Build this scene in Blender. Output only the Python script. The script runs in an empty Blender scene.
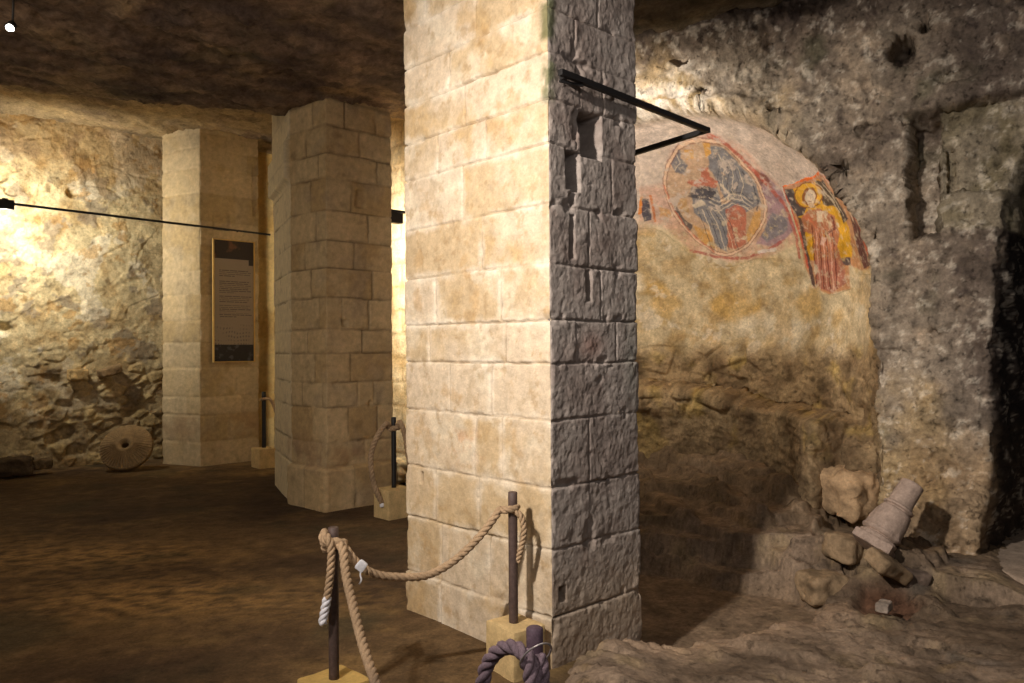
import bpy, math, random
import numpy as np
from mathutils import Matrix, Vector

S = bpy.context.scene
COL = S.collection
random.seed(7)
rng = np.random.default_rng(11)

# ------------------------------------------------------------------ camera, world, lights
CAM = np.array([0.0, 0.0, 1.6]); F = 780.0
cd = bpy.data.cameras.new('camera'); cam = bpy.data.objects.new('camera', cd); COL.objects.link(cam)
cd.sensor_width = 36; cd.lens = F/1024*36; cd.clip_start = 0.05
cam.matrix_world = Matrix.Translation((0, 0, 1.6)) @ Matrix.Rotation(math.radians(-0.2), 4, 'Z') @ Matrix.Rotation(math.radians(90.62), 4, 'X') @ Matrix.Rotation(math.radians(-0.4), 4, 'Z')
S.camera = cam

w = bpy.data.worlds.new('world'); S.world = w; w.use_nodes = True
w.node_tree.nodes['Background'].inputs[0].default_value = (1.0, 0.92, 0.9, 1)
w.node_tree.nodes['Background'].inputs[1].default_value = 0.03
S.view_settings.view_transform = 'Standard'; S.view_settings.look = 'None'
S.view_settings.exposure = 0.0; S.view_settings.gamma = 1.0; S.view_settings.use_curve_mapping = False
S.cycles.max_bounces = 5; S.cycles.diffuse_bounces = 4
S.cycles.use_denoising = True

def spot(name, loc, aim, power, color, size_deg, blend=0.6, radius=0.05):
    l = bpy.data.lights.new(name, 'SPOT'); l.energy = power; l.color = color
    l.spot_size = math.radians(size_deg); l.spot_blend = blend; l.shadow_soft_size = radius
    o = bpy.data.objects.new(name, l); COL.objects.link(o); o.location = loc
    o.rotation_euler = (Vector(aim)-Vector(loc)).to_track_quat('-Z', 'Y').to_euler()
    return o
def area(name, loc, aim, power, color, sx, sy, spread=180):
    l = bpy.data.lights.new(name, 'AREA'); l.energy = power; l.color = color
    l.shape = 'RECTANGLE'; l.size = sx; l.size_y = sy; l.spread = math.radians(spread)
    o = bpy.data.objects.new(name, l); COL.objects.link(o); o.location = loc
    o.rotation_euler = (Vector(aim)-Vector(loc)).to_track_quat('-Z', 'Y').to_euler()
    return o

# the room's spots behind the left shoulder and on the rails, plus added fills
spot('key_spot', (-2.15, 0.75, 3.80), (0.05, 4.3, 1.95), 570, (1, .89, .78), 62, 1.0, 0.03)
spot('wall_spot', (-6.16, 9.56, 3.34), (-6.35, 10.80, 3.25), 185, (1, .93, .80), 172, .7, 0.05)
spill = spot('wall_spill', (-6.10, 9.44, 3.30), (-3.0, 9.5, 2.2), 42, (1, .90, .74), 150, 1.0, 0.05)  # added second light at the rail lamp, brightens the middle pillar
spot('back_spot', (-1.12, 8.52, 2.98), (-1.7, 10.3, 2.3), 420, (1, .92, .78), 140, 0.8, 0.04)
spot('apse_spot', (0.50, 6.05, 2.98), (1.7, 8.5, 3.0), 210, (1, .89, .76), 150, 1.0, 0.05)
area('aisle_fill', (-1.85, 0.95, 3.72), (2.6, 5.6, 1.0), 54, (1, .90, .82), 0.12, 0.12, 95)  # added next to the key to brighten the right side, no fixture
area('fill_light', (0.6, 0.2, 3.3), (2.2, 5.6, 1.4), 21, (1, .92, .88), 0.9, 0.9, 150)
area('nave_fill', (-4.6, 3.6, 3.9), (-4.2, 8.5, 0.6), 20, (1, .80, .56), 0.5, 0.5, 160)  # added soft fill for the left floor and wall, no fixture
area('ceiling_fill', (-2.6, 1.2, 1.1), (-3.0, 6.0, 4.4), 34, (1, .84, .70), 0.4, 0.4, 160)  # added from below, out of view, only to brighten the ceiling

# ------------------------------------------------------------------ numpy noise
_perm = rng.permutation(256); _perm = np.concatenate([_perm, _perm, _perm])
_g = rng.normal(size=(256, 3)); _g /= np.linalg.norm(_g, axis=1, keepdims=True)
def perlin(p):
    p = np.asarray(p, float); pi = np.floor(p).astype(int); pf = p-pi; pi &= 255
    u = pf*pf*pf*(pf*(pf*6-15)+10)
    out = 0
    for dx in (0, 1):
        for dy in (0, 1):
            for dz in (0, 1):
                h = _perm[_perm[_perm[(pi[..., 0]+dx) & 255]+((pi[..., 1]+dy) & 255)]+((pi[..., 2]+dz) & 255)]
                g = _g[h]
                dot = g[..., 0]*(pf[..., 0]-dx)+g[..., 1]*(pf[..., 1]-dy)+g[..., 2]*(pf[..., 2]-dz)
                wx = u[..., 0] if dx else 1-u[..., 0]; wy = u[..., 1] if dy else 1-u[..., 1]; wz = u[..., 2] if dz else 1-u[..., 2]
                out = out+dot*wx*wy*wz
    return out*1.6
def fbm(p, scale=1.0, octv=4, gain=0.5, off=0.0, ridged=False):
    p = np.asarray(p, float)*scale+off; a = 1.0; s = 0; t = 0
    for _ in range(octv):
        n = perlin(p)
        if ridged: n = 1-2*np.abs(n)
        s = s+a*n; t += a; a *= gain; p = p*2.03+17.3
    return s/t
def worley(p, scale=1.0, seed=0):
    """distance to the nearest and second nearest feature point, and a cell value"""
    p = np.asarray(p, float)*scale; pi = np.floor(p).astype(int); pf = p-pi
    f1 = np.full(p.shape[:-1], 9.0); f2 = f1.copy(); cid = np.zeros(p.shape[:-1])
    for dx in (-1, 0, 1):
        for dy in (-1, 0, 1):
            for dz in (-1, 0, 1):
                h = _perm[_perm[_perm[(pi[..., 0]+dx+seed) & 255]+((pi[..., 1]+dy) & 255)]+((pi[..., 2]+dz) & 255)]
                q = np.stack([dx+0.5+0.42*_g[h, 0]-pf[..., 0], dy+0.5+0.42*_g[h, 1]-pf[..., 1], dz+0.5+0.42*_g[h, 2]-pf[..., 2]], -1)
                d = np.sqrt((q**2).sum(-1)); n = d < f1
                f2 = np.where(n, f1, np.minimum(f2, d)); cid = np.where(n, h/255.0, cid); f1 = np.where(n, d, f1)
    return f1, f2, cid
def sst(a, b, x):
    t = np.clip((x-a)/(b-a), 0, 1); return t*t*(3-2*t)
def v3(*a):
    a = np.broadcast_arrays(*a); return np.stack(a, -1)
def mixc(a, b, t):
    t = np.asarray(t)[..., None]; return np.asarray(a)*(1-t)+np.asarray(b)*t
def srgb(r, g, b):
    f = lambda c: (c/255/12.92) if c/255 <= .04045 else ((c/255+.055)/1.055)**2.4
    return np.array([f(r), f(g), f(b)])
CM = np.array(cam.matrix_world)[:3, :3]
def ray(px, py):                       # sight line of a photo point, per metre of depth
    px = np.asarray(px, float); py = np.asarray(py, float)
    d = np.stack([(px-512)/F, -(py-341.5)/F, -np.ones_like(px)], -1)@CM.T
    return d/d[..., 1:2]
def P(px, py, Y):                      # a point at depth Y on the sight line of a photo point
    return CAM+ray(px, py)*Y

# ------------------------------------------------------------------ materials
def stone_mat(name, tint=(1, 1, 1), rough=0.9, bump=0.5, fine=60.0, coarse=9.0, contrast=0.35, spec=0.2, use_attr=True, pock=0.0, bd=.02):
    m = bpy.data.materials.new(name); m.use_nodes = True; nt = m.node_tree; N = nt.nodes; L = nt.links
    b = N['Principled BSDF']; b.inputs['Roughness'].default_value = rough; b.inputs['Specular IOR Level'].default_value = spec
    tc = N.new('ShaderNodeTexCoord')
    n1 = N.new('ShaderNodeTexNoise'); n1.inputs['Scale'].default_value = coarse; n1.inputs['Detail'].default_value = 8; n1.inputs['Roughness'].default_value = .74 if pock else .65
    n2 = N.new('ShaderNodeTexNoise'); n2.inputs['Scale'].default_value = fine; n2.inputs['Detail'].default_value = 5; n2.inputs['Roughness'].default_value = .7
    for n in (n1, n2): L.new(tc.outputs['Object'], n.inputs['Vector'])
    r1 = N.new('ShaderNodeMapRange'); r1.inputs[1].default_value = .3; r1.inputs[2].default_value = .7
    r1.inputs[3].default_value = 1-contrast; r1.inputs[4].default_value = 1+contrast
    L.new(n1.outputs['Fac'], r1.inputs[0])
    r2 = N.new('ShaderNodeMapRange'); r2.inputs[1].default_value = .3; r2.inputs[2].default_value = .7
    r2.inputs[3].default_value = 1-contrast*.7; r2.inputs[4].default_value = 1+contrast*.7
    L.new(n2.outputs['Fac'], r2.inputs[0])
    mu = N.new('ShaderNodeMath'); mu.operation = 'MULTIPLY'; L.new(r1.outputs[0], mu.inputs[0]); L.new(r2.outputs[0], mu.inputs[1])
    if use_attr:
        at = N.new('ShaderNodeAttribute'); at.attribute_name = 'Col'; src = at.outputs['Color']
    else:
        rg = N.new('ShaderNodeRGB'); rg.outputs[0].default_value = (*tint, 1); src = rg.outputs[0]
    vm = N.new('ShaderNodeVectorMath'); vm.operation = 'SCALE'; L.new(src, vm.inputs[0]); L.new(mu.outputs[0], vm.inputs['Scale'])
    L.new(vm.outputs[0], b.inputs['Base Color'])
    ad = N.new('ShaderNodeMath'); ad.operation = 'MULTIPLY_ADD'; ad.inputs[1].default_value = .35
    L.new(n2.outputs['Fac'], ad.inputs[0]); L.new(n1.outputs['Fac'], ad.inputs[2])
    bp = N.new('ShaderNodeBump'); bp.inputs['Strength'].default_value = bump; bp.inputs['Distance'].default_value = bd
    h = ad.outputs[0]
    if pock:                                                          # small weathered pits, darker with dirt
        n3 = N.new('ShaderNodeTexNoise'); n3.inputs['Scale'].default_value = coarse*2.3; n3.inputs['Detail'].default_value = 9; n3.inputs['Roughness'].default_value = .8; n3.inputs['Distortion'].default_value = .1
        L.new(tc.outputs['Object'], n3.inputs['Vector'])
        r3 = N.new('ShaderNodeMapRange'); r3.inputs[1].default_value = .33; r3.inputs[2].default_value = .43; r3.inputs[3].default_value = 1-pock; r3.inputs[4].default_value = 1
        L.new(n3.outputs['Fac'], r3.inputs[0]); mx = N.new('ShaderNodeMix'); mx.inputs[2].default_value = 1.0; L.new(at.outputs['Alpha'], mx.inputs[0]); L.new(r3.outputs[0], mx.inputs[3])
        bs = N.new('ShaderNodeMapRange'); bs.inputs[3].default_value = bump*.35; bs.inputs[4].default_value = bump; L.new(at.outputs['Alpha'], bs.inputs[0]); L.new(bs.outputs[0], bp.inputs['Strength']); vs = N.new('ShaderNodeVectorMath'); vs.operation = 'SCALE'
        L.new(vm.outputs[0], vs.inputs[0]); L.new(mx.outputs[0], vs.inputs['Scale']); L.new(vs.outputs[0], b.inputs['Base Color'])
        a3 = N.new('ShaderNodeMath'); a3.operation = 'MULTIPLY_ADD'; a3.inputs[1].default_value = .9; L.new(mx.outputs[0], a3.inputs[0]); L.new(h, a3.inputs[2]); h = a3.outputs[0]
    L.new(h, bp.inputs['Height']); L.new(bp.outputs[0], b.inputs['Normal'])
    return m
M_ashlar = stone_mat('ashlar_stone', bump=.42, fine=85, coarse=14, contrast=.15)
M_rock = stone_mat('cave_rock', bump=.7, fine=34, coarse=5.5, contrast=.40, pock=.42, bd=.03)
M_plast = stone_mat('old_plaster_wall', bump=.8, fine=36, coarse=7, contrast=.30, pock=.30, bd=.03)
M_ground = stone_mat('trodden_ground', bump=.6, fine=50, coarse=7, contrast=.38, pock=.3, bd=.02)
M_apse = stone_mat('apse_rock', bump=.85, fine=44, coarse=7, contrast=.36, pock=.45, bd=.03)
M_paint = stone_mat('fresco_paint', bump=.25, fine=70, coarse=16, contrast=.16)
M_block = stone_mat('cut_block_stone', tint=tuple(srgb(205, 178, 128)), bump=.4, contrast=.22, use_attr=False)
M_blocky = stone_mat('yellow_block_stone', tint=tuple(srgb(214, 180, 108)), bump=.3, contrast=.16, use_attr=False)
M_rope = stone_mat('hemp_rope', bump=.3, fine=240, coarse=60, contrast=.22)
M_ropev = stone_mat('violet_grey_rope', tint=tuple(srgb(146, 126, 134)), bump=.4, fine=240, coarse=60, contrast=.35, use_attr=False)  # violet tint holds the near rope's cooler light and ageing
M_iron = stone_mat('rusty_iron', tint=tuple(srgb(84, 68, 62)), rough=.6, spec=.4, bump=.15, fine=180, coarse=40, contrast=.3, use_attr=False)
M_ironv = stone_mat('violet_iron', tint=tuple(srgb(104, 84, 96)), rough=.6, spec=.4, bump=.15, fine=180, coarse=40, contrast=.3, use_attr=False)
M_tape = stone_mat('white_tape', tint=(.78, .78, .82), rough=.5, bump=.2, fine=120, coarse=60, contrast=.1, use_attr=False)
M_mark = stone_mat('printed_sheet', bump=0.0, contrast=.03, rough=.45, spec=.3)
M_frame = stone_mat('pale_wood_frame', tint=tuple(srgb(222, 184, 112)), bump=.1, contrast=.1, use_attr=False)
M_column = stone_mat('carved_stone', tint=tuple(srgb(168, 148, 134)), bump=.45, fine=60, coarse=14, contrast=.25, use_attr=False)
M_mill = stone_mat('millstone_stone', tint=tuple(srgb(150, 126, 92)), bump=.5, fine=90, coarse=14, contrast=.25, use_attr=False)
M_rubble = stone_mat('rubble_stone', bump=.7, fine=40, coarse=9, contrast=.3)
def simple(name, col, rough=.5, metal=0.0):
    m = bpy.data.materials.new(name); m.use_nodes = True; b = m.node_tree.nodes['Principled BSDF']
    n = m.node_tree.nodes.new('ShaderNodeTexNoise'); n.inputs['Scale'].default_value = 60
    r = m.node_tree.nodes.new('ShaderNodeMapRange'); r.inputs[3].default_value = rough-.1; r.inputs[4].default_value = rough+.15
    m.node_tree.links.new(n.outputs['Fac'], r.inputs[0]); m.node_tree.links.new(r.outputs[0], b.inputs['Roughness'])
    b.inputs['Base Color'].default_value = (*col, 1); b.inputs['Metallic'].default_value = metal
    return m
M_black = simple('black_powder_coat', (.012, .011, .011), .45)
M_wire = simple('pale_wire', (.55, .5, .48), .35, .6)
M_glow = bpy.data.materials.new('lit_lamp_lens'); M_glow.use_nodes = True
_b = M_glow.node_tree.nodes['Principled BSDF']; _b.inputs['Emission Color'].default_value = (1, .95, .82, 1); _b.inputs['Emission Strength'].default_value = 14

# ------------------------------------------------------------------ mesh helpers
def raw_mesh(name, V, Fc, mat, parent=None, col=None, smooth=True, alpha=None):
    me = bpy.data.meshes.new(name); V = np.ascontiguousarray(V, dtype=np.float32).reshape(-1, 3); Fc = np.ascontiguousarray(Fc, dtype=np.int32)
    k = Fc.shape[1]
    me.vertices.add(len(V)); me.vertices.foreach_set('co', V.ravel())
    me.loops.add(Fc.size); me.loops.foreach_set('vertex_index', Fc.ravel())
    me.polygons.add(len(Fc)); me.polygons.foreach_set('loop_start', np.arange(0, Fc.size, k, dtype=np.int32))
    me.polygons.foreach_set('loop_total', np.full(len(Fc), k, dtype=np.int32))
    if smooth: me.polygons.foreach_set('use_smooth', np.ones(len(Fc), dtype=bool))
    me.update(calc_edges=True); me.validate()
    if col is not None:
        a = me.color_attributes.new('Col', 'FLOAT_COLOR', 'POINT')
        c = np.ones((len(V), 4), dtype=np.float32); c[:, :3] = np.clip(np.asarray(col).reshape(-1, 3), 0.003, .95)
        if alpha is not None: c[:, 3] = alpha
        a.data.foreach_set('color', c.ravel())
    me.materials.append(mat)
    o = bpy.data.objects.new(name, me); COL.objects.link(o)
    if parent is not None: o.parent = parent
    return o
def grid_faces(n, m, wrap=False, keep=None, flip=False):
    i = np.arange(n if wrap else n-1); j = np.arange(m-1)
    I, J = np.meshgrid(i, j, indexing='ij'); I2 = (I+1) % n
    q = np.stack([I*m+J, I2*m+J, I2*m+J+1, I*m+J+1], -1)
    if flip: q = q[..., ::-1]
    q = q.reshape(-1, 4)
    if keep is not None:
        k = keep.ravel(); q = q[k[q].all(1)]
    return q
def grid(name, Pg, mat, col=None, keep=None, wrap=False, flip=False, parent=None, smooth=True, alpha=None):
    n, m = Pg.shape[:2]
    q = grid_faces(n, m, wrap, keep, flip)
    V = Pg.reshape(-1, 3); C = None if col is None else np.broadcast_to(col, Pg.shape).reshape(-1, 3)
    if keep is not None:
        used = np.zeros(len(V), bool); used[q.ravel()] = True; idx = np.cumsum(used)-1
        V = V[used]; q = idx[q]; C = None if C is None else C[used]
    return raw_mesh(name, V, q, mat, parent, C, smooth, None if alpha is None else (alpha.ravel() if keep is None else alpha.ravel()[used]))
def empty(name, loc=(0, 0, 0), rz=0):
    o = bpy.data.objects.new(name, None); COL.objects.link(o); o.location = loc; o.rotation_euler = (0, 0, rz); return o
def tag(o, label=None, cat=None, group=None, kind=None):
    if label: o['label'] = label
    if cat: o['category'] = cat
    if group: o['group'] = group
    if kind: o['kind'] = kind
    return o
def tube_arrays(pts, r, seg=8, close=False, caps=True):
    pts = np.asarray(pts, float); n = len(pts); T = np.gradient(pts, axis=0); T /= np.linalg.norm(T, axis=1, keepdims=True)+1e-9
    up = np.array([0, 0, 1.0]) if abs(T[0, 2]) < .9 else np.array([1.0, 0, 0])
    nrm = np.cross(T[0], up); nrm /= np.linalg.norm(nrm); Ns = [nrm]
    for i in range(1, n):
        v = Ns[-1]-T[i]*np.dot(Ns[-1], T[i]); Ns.append(v/(np.linalg.norm(v)+1e-9))
    Ns = np.array(Ns); B = np.cross(T, Ns); r = np.broadcast_to(r, (n,))
    a = np.linspace(0, 2*math.pi, seg, endpoint=False)
    R = pts[:, None]+r[:, None, None]*(np.cos(a)[None, :, None]*Ns[:, None]+np.sin(a)[None, :, None]*B[:, None])
    V = R.reshape(-1, 3); q = []
    for i in range(n-1):
        for j in range(seg):
            k = (j+1) % seg; q.append((i*seg+j, i*seg+k, (i+1)*seg+k, (i+1)*seg+j))
    if caps:
        V = np.concatenate([V, pts[:1], pts[-1:]]); c0 = n*seg; c1 = c0+1
        for j in range(0, seg, 2):
            q.append((c0, (j+2) % seg, (j+1) % seg, j)); b = (n-1)*seg; q.append((c1, b+j, b+(j+1) % seg, b+(j+2) % seg))
    return V, np.array(q), (T, Ns, B)
def join_arrays(parts):
    Vs, Qs, o = [], [], 0
    for V, q in parts: Vs.append(V); Qs.append(q+o); o += len(V)
    return np.concatenate(Vs), np.concatenate(Qs)
def catmull(pts, step=.008):
    pts = np.asarray(pts, float); p = np.concatenate([[2*pts[0]-pts[1]], pts, [2*pts[-1]-pts[-2]]]); out = []
    for i in range(1, len(p)-2):
        L = np.linalg.norm(p[i+1]-p[i]); k = max(2, int(L/step)); t = np.linspace(0, 1, k, endpoint=False)[:, None]
        a, b, c, d = p[i-1], p[i], p[i+1], p[i+2]
        out.append(.5*((2*b)+(-a+c)*t+(2*a-5*b+4*c-d)*t*t+(-a+3*b-3*c+d)*t**3))
    out.append(pts[-1:]); q = np.concatenate(out)
    for _ in range(2): q[1:-1] = (q[:-2]+2*q[1:-1]+q[2:])/4
    return q
def rope_arrays(pts, r=.02, pitch=.11, strands=3, seg=7, step=.008):
    c = catmull(pts, step); _, _, (T, Nn, B) = tube_arrays(c, .01)
    s = np.concatenate([[0], np.cumsum(np.linalg.norm(np.diff(c, axis=0), axis=1))]); parts = []
    for k in range(strands):
        a = s/pitch*2*math.pi+k*2*math.pi/strands
        q = c+r*.5*(np.cos(a)[:, None]*Nn+np.sin(a)[:, None]*B)
        V, f, _ = tube_arrays(q, r*.56, seg); parts.append((V, f))
    return parts
def bbox_arrays(c, half, ax=(1, 0, 0), ay=(0, 1, 0), az=(0, 0, 1), n=7, noise=0.004, rnd=.012, seed=0, taper=0.0):
    """a chipped, slightly rounded box as one closed mesh"""
    c = np.asarray(c, float); half = np.asarray(half, float); parts = []
    A = [np.asarray(ax, float), np.asarray(ay, float), np.asarray(az, float)]
    g = np.linspace(-1, 1, n)
    for k in range(3):
        for sgn in (-1, 1):
            U, W = np.meshgrid(g, g, indexing='ij'); L = np.zeros((n, n, 3)); L[..., k] = sgn; L[..., (k+1) % 3] = U; L[..., (k+2) % 3] = W
            L = L*half; inner = np.clip(L, -(half-rnd), half-rnd); d = L-inner; dl = np.linalg.norm(d, axis=-1, keepdims=True)+1e-9
            L = inner+d/dl*np.minimum(dl, rnd)
            if taper: L[..., :2] *= (1-taper*(L[..., 2:3]/half[2]*.5+.5))
            L = L+noise*v3(fbm(L+seed, 9, 3), fbm(L+seed+5, 9, 3), fbm(L+seed+9, 9, 3))
            Wp = c+L[..., 0:1]*A[0]+L[..., 1:2]*A[1]+L[..., 2:3]*A[2]
            parts.append((Wp.reshape(-1, 3), grid_faces(n, n, flip=(sgn < 0))))
    return join_arrays(parts)

# ------------------------------------------------------------------ room axes
A = np.array([-.684, .729, 0]); A /= np.linalg.norm(A)          # direction of the pillars' left faces
Bx = np.array([.732, .681, 0]); Bx /= np.linalg.norm(Bx)        # direction of their right faces and of the left wall
C0 = np.array([1.27, 7.0]); D = np.array([.85, -.52]); D /= np.linalg.norm(D); Nn2 = np.array([.52, .85]); Nn2 /= np.linalg.norm(Nn2)
RA = 1.86; ZS = 1.94
def ray_uz(px, py):                                             # photo point -> (u, z) on the right wall's front plane
    q = ray(px, py); r = q[..., 0]; u = (r*C0[1]-C0[0])/(D[0]-r*D[1]); Y = C0[1]+u*D[1]
    return u, 1.6+q[..., 2]*Y

# ------------------------------------------------------------------ right wall with apse, recess and doorway
HOLES = [(901, 50, .085, .10, .28), (926, 26, .045, .045, .16), (843, 170, .055, .06, .14), (703, 92, .05, .04, .10), (776, 112, .05, .035, .10),
         (870, 133, .07, .06, .07), (875, 235, .035, .04, .06), (955, 75, .10, .05, .06), (690, 70, .06, .03, .06), (852, 100, .012, .012, .03), (935, 335, .03, .05, .03), (905, 120, .03, .03, .05)]
HOLES_UZ = [(*ray_uz(a, b), c*1.3, d*1.35, e*1.6) for a, b, c, d, e in HOLES]
def door_edge(z):
    return np.interp(z, [-.5, .1, .5, .9, 1.8, 2.3, 2.8, 3.15, 3.4, 3.6, 3.7, 5.5], [2.5, 2.5, 2.55, 2.58, 2.60, 2.63, 2.70, 2.80, 2.95, 3.2, 3.7, 4.4])
def base_depth(u, z):
    p = v3(u, z, u*0)
    wu = .035*fbm(p, 2.6, 4, off=3.1); wz = .035*fbm(p, 2.6, 4, off=9.7)
    uu, zz = u+wu, z+wz
    h = np.maximum(zz-ZS, 0); rr = uu**2+h**2
    R = RA-.58*sst(1.04, .98, zz+.10*fbm(p, 1.6, 3, off=44.)+.10*(u-.8))*sst(1.75, 1.2, u)
    lipd0 = np.sqrt(rr)-RA
    ap = np.sqrt(np.maximum(R*R-rr, 0))*(1-.0*u)
    ap = np.maximum(ap-.0, 0)
    d = np.where(ap > .0, np.minimum(ap, ap+(.42-ap)*sst(1.45, 1.62, uu)*sst(.95, .7, zz)*(ap > .42)), ap)
    # niches and the doorway
    e = door_edge(z)+.035*fbm(p, 3.5, 3, off=21.)
    dd = np.clip((u-e)*3.6, 0, 1.9)
    d = np.maximum(d, dd)
    rc = sst(2.235, 2.275, u+.02*fbm(p, 5, 3))*sst(2.70, 2.75, z)*sst(3.44, 3.40, z-.03*(u-2.3)+.012*fbm(p, 6, 2))
    deepl = sst(2.07, 2.12, u+.05*fbm(p, 5, 3, off=2.))*sst(2.32, 2.29, u)*sst(2.36, 2.5, z+.06*fbm(p, 4, 3))*sst(3.42, 3.3, z+.06*fbm(p, 4, 2, off=5.))
    d = np.maximum(d, deepl*.42); d = np.maximum(d, rc*sst(2.27, 2.30, u)*.17)
    rc2 = sst(2.25, 2.30, u)*sst(2.45, 2.48, z)*sst(2.79, 2.75, z); d = np.maximum(d, rc2*.02)
    sl = sst(2.31, 2.325, u)*sst(2.425, 2.41, u)*sst(2.73, 2.75, z)*sst(3.13, 3.11, z); d = np.maximum(d, sl*.30)
    for hu, hz, a, b, dep in HOLES_UZ:
        q = ((u-hu)/a)**2+((z-hz)/b)**2
        d = d+dep*sst(1.25, .75, q+.35*fbm(p, 14, 2, off=hu))*sst(.0, .03, lipd0)
    # the wall leans forward into the ceiling near the top left
    lipd = np.sqrt(rr)-R; lm = sst(.0, .22, lipd)
    d = d-.55*sst(3.72, 4.35, z)*sst(1.6, .2, u)*lm
    # outward bulges of the front rock
    d = d-(.10*fbm(p, .9, 3, off=5.5)+.02)*lm*sst(2.62, 2.2, u)
    # stone pilaster foot
    d = d-.10*sst(.62, .50, z+.03*fbm(p, 5, 2))*sst(2.0, 2.08, u)*sst(2.6, 2.5, u)
    return d
def uz_world(u, z, d):
    return v3(C0[0]+u*D[0]+d*Nn2[0], C0[1]+u*D[1]+d*Nn2[1], z)
def apse_mask(u, z):
    return sst(RA+.01, RA-.05, np.sqrt(u**2+np.maximum(z-ZS, 0)**2))
def wall_surf(u, z, extra=0.0):
    e = .012
    p0 = uz_world(u, z, base_depth(u, z))
    pu = uz_world(u+e, z, base_depth(u+e, z))-uz_world(u-e, z, base_depth(u-e, z))
    pz = uz_world(u, z+e, base_depth(u, z+e))-uz_world(u, z-e, base_depth(u, z-e))
    n = np.cross(pu, pz); n /= np.linalg.norm(n, axis=-1, keepdims=True)+1e-9      # points out of the rock, towards the room
    am = apse_mask(u, z); pl = am*sst(1.45, 1.75, z+.12*fbm(p0, 1.8, 3)); lo = am*(1-pl)
    rock = .085*fbm(p0, 2.3, 6, .62)+.040*fbm(p0, 6, 5, .62, ridged=True)-.010+.05*sst(.12, .0, np.abs(np.hypot(u, np.maximum(z-ZS, 0))-RA-.06))*(z > 1.6)
    f1, f2, cid = worley(p0*np.array([1, 1, 1.3]), 2.9)
    sz = sst(.75, .35, u)*sst(.85, 1.0, z); stones = sz*(.05*sst(.0, .22, f2-f1)+.05*cid)+.05*fbm(p0, 4, 5, .6)+.02*fbm(p0, 9, 4, .6, ridged=True)
    pits = -.03*sst(.25, .6, fbm(p0, 6.5, 3, off=33.))
    disp = (1-am)*(rock+pits)+pl*(.018*fbm(p0, 1.7, 3)+.004*fbm(p0, 9, 3))+lo*(stones+rock*.5)
    return p0+n*(disp+extra)[..., None], n, p0, am, pl, cid
def wall_colors(u, z, p, am, pl, cid):
    n1 = fbm(p, 1.3, 4, off=1.); n2 = fbm(p, 3.7, 4, off=7.); n3 = fbm(p, 9, 3, off=13.); n4 = fbm(p, .8, 3, off=40.)
    rock = mixc(srgb(158, 144, 126), srgb(122, 108, 94), sst(-.3, .35, n1))
    rock = mixc(rock, srgb(186, 166, 142), sst(.05, .42, n2)*.8)
    rock = mixc(rock, srgb(178, 150, 96), sst(.12, .45, n4+.3*n2)*.5)
    rock = mixc(rock, srgb(78, 66, 62), sst(.15, .5, n3+.3*n1)*.6)
    rock = mixc(rock, srgb(92, 96, 70), sst(.2, .5, fbm(p, 2.1, 4, off=55.))*.45)
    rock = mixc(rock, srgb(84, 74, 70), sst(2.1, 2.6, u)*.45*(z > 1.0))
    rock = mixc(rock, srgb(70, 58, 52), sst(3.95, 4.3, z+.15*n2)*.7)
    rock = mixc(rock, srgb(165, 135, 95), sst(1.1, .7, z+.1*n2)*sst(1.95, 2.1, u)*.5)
    rock = mixc(rock, srgb(40, 33, 31), sst(.0, .05, u-door_edge(z)-.02+.02*n2)*.9)  # shade of the deep doorway put into the rock colour
    pla = mixc(srgb(206, 188, 152), srgb(176, 146, 94), sst(-.05, .4, n2)*.75)
    pla = mixc(pla, srgb(198, 160, 88), sst(.1, .4, fbm(p, 2.2, 4, off=71.))*.6)
    pla = mixc(pla, srgb(222, 210, 184), sst(.05, .4, fbm(p, 1.9, 4, off=90.))*.75)
    pla = mixc(pla, srgb(140, 110, 78), sst(.2, .45, n3)*.35); pla = mixc(pla, srgb(190, 160, 112), sst(.16, .22, fbm(p, 2.6, 5, .6, off=49.))*.45); pla = mixc(pla, srgb(226, 214, 192), sst(.16, .22, fbm(p, 2.3, 5, .6, off=59.))*.5)
    pla = mixc(pla, srgb(204, 188, 180), sst(2.8, 3.1, z+.1*n2)*.75)
    low = mixc(srgb(172, 148, 112), srgb(130, 108, 80), sst(-.2, .4, n2))
    low = mixc(low, srgb(196, 168, 92), sst(.1,.4,fbm(p,2.6,4,off=66.))*.5); low = mixc(low, srgb(108, 90, 62), sst(.1, .4, n3)*.5)
    low = mixc(low, srgb(110, 92, 70), sst(1.1, .5, z)*.5)
    rock = mixc(rock, srgb(222, 212, 198), sst(.9, .3, u)*sst(4.08, 3.9, z+.12*n2)*sst(-.3, .2, n3)*.85)
    rock = mixc(rock, mixc(srgb(168, 156, 132), srgb(128, 120, 92), sst(-.1, .3, n2)), sst(2.28, 2.31, u)*sst(2.44, 2.47, z)*sst(3.44, 3.4, z)*.7)
    hf = fbm(p, 13, 5, .7, off=101.); mf = fbm(p, 4.5, 4, .6, off=111.)
    rock = mixc(rock, srgb(208, 198, 180), sst(.12, .35, hf+.7*mf)*.42)
    rock = rock*1.15*(1+.55*hf+.5*mf)[..., None]; pla = pla*(1+.28*hf+.2*mf)[..., None]; low = low*(1+.6*hf+.4*mf)[..., None]
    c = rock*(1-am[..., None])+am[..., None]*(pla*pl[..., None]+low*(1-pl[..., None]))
    return c
us = np.concatenate([np.arange(-2.3, -.6, .03), np.arange(-.6, 1.80, .0125), np.arange(1.80, 1.90, .005), np.arange(1.90, 3.0, .0125), np.arange(3.0, 4.3, .03)]); zs = np.arange(-.35, 4.75, .0125)
U, Z = np.meshgrid(us, zs, indexing='ij')
pw, nw, p0, am, pl, cid = wall_surf(U, Z)
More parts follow.
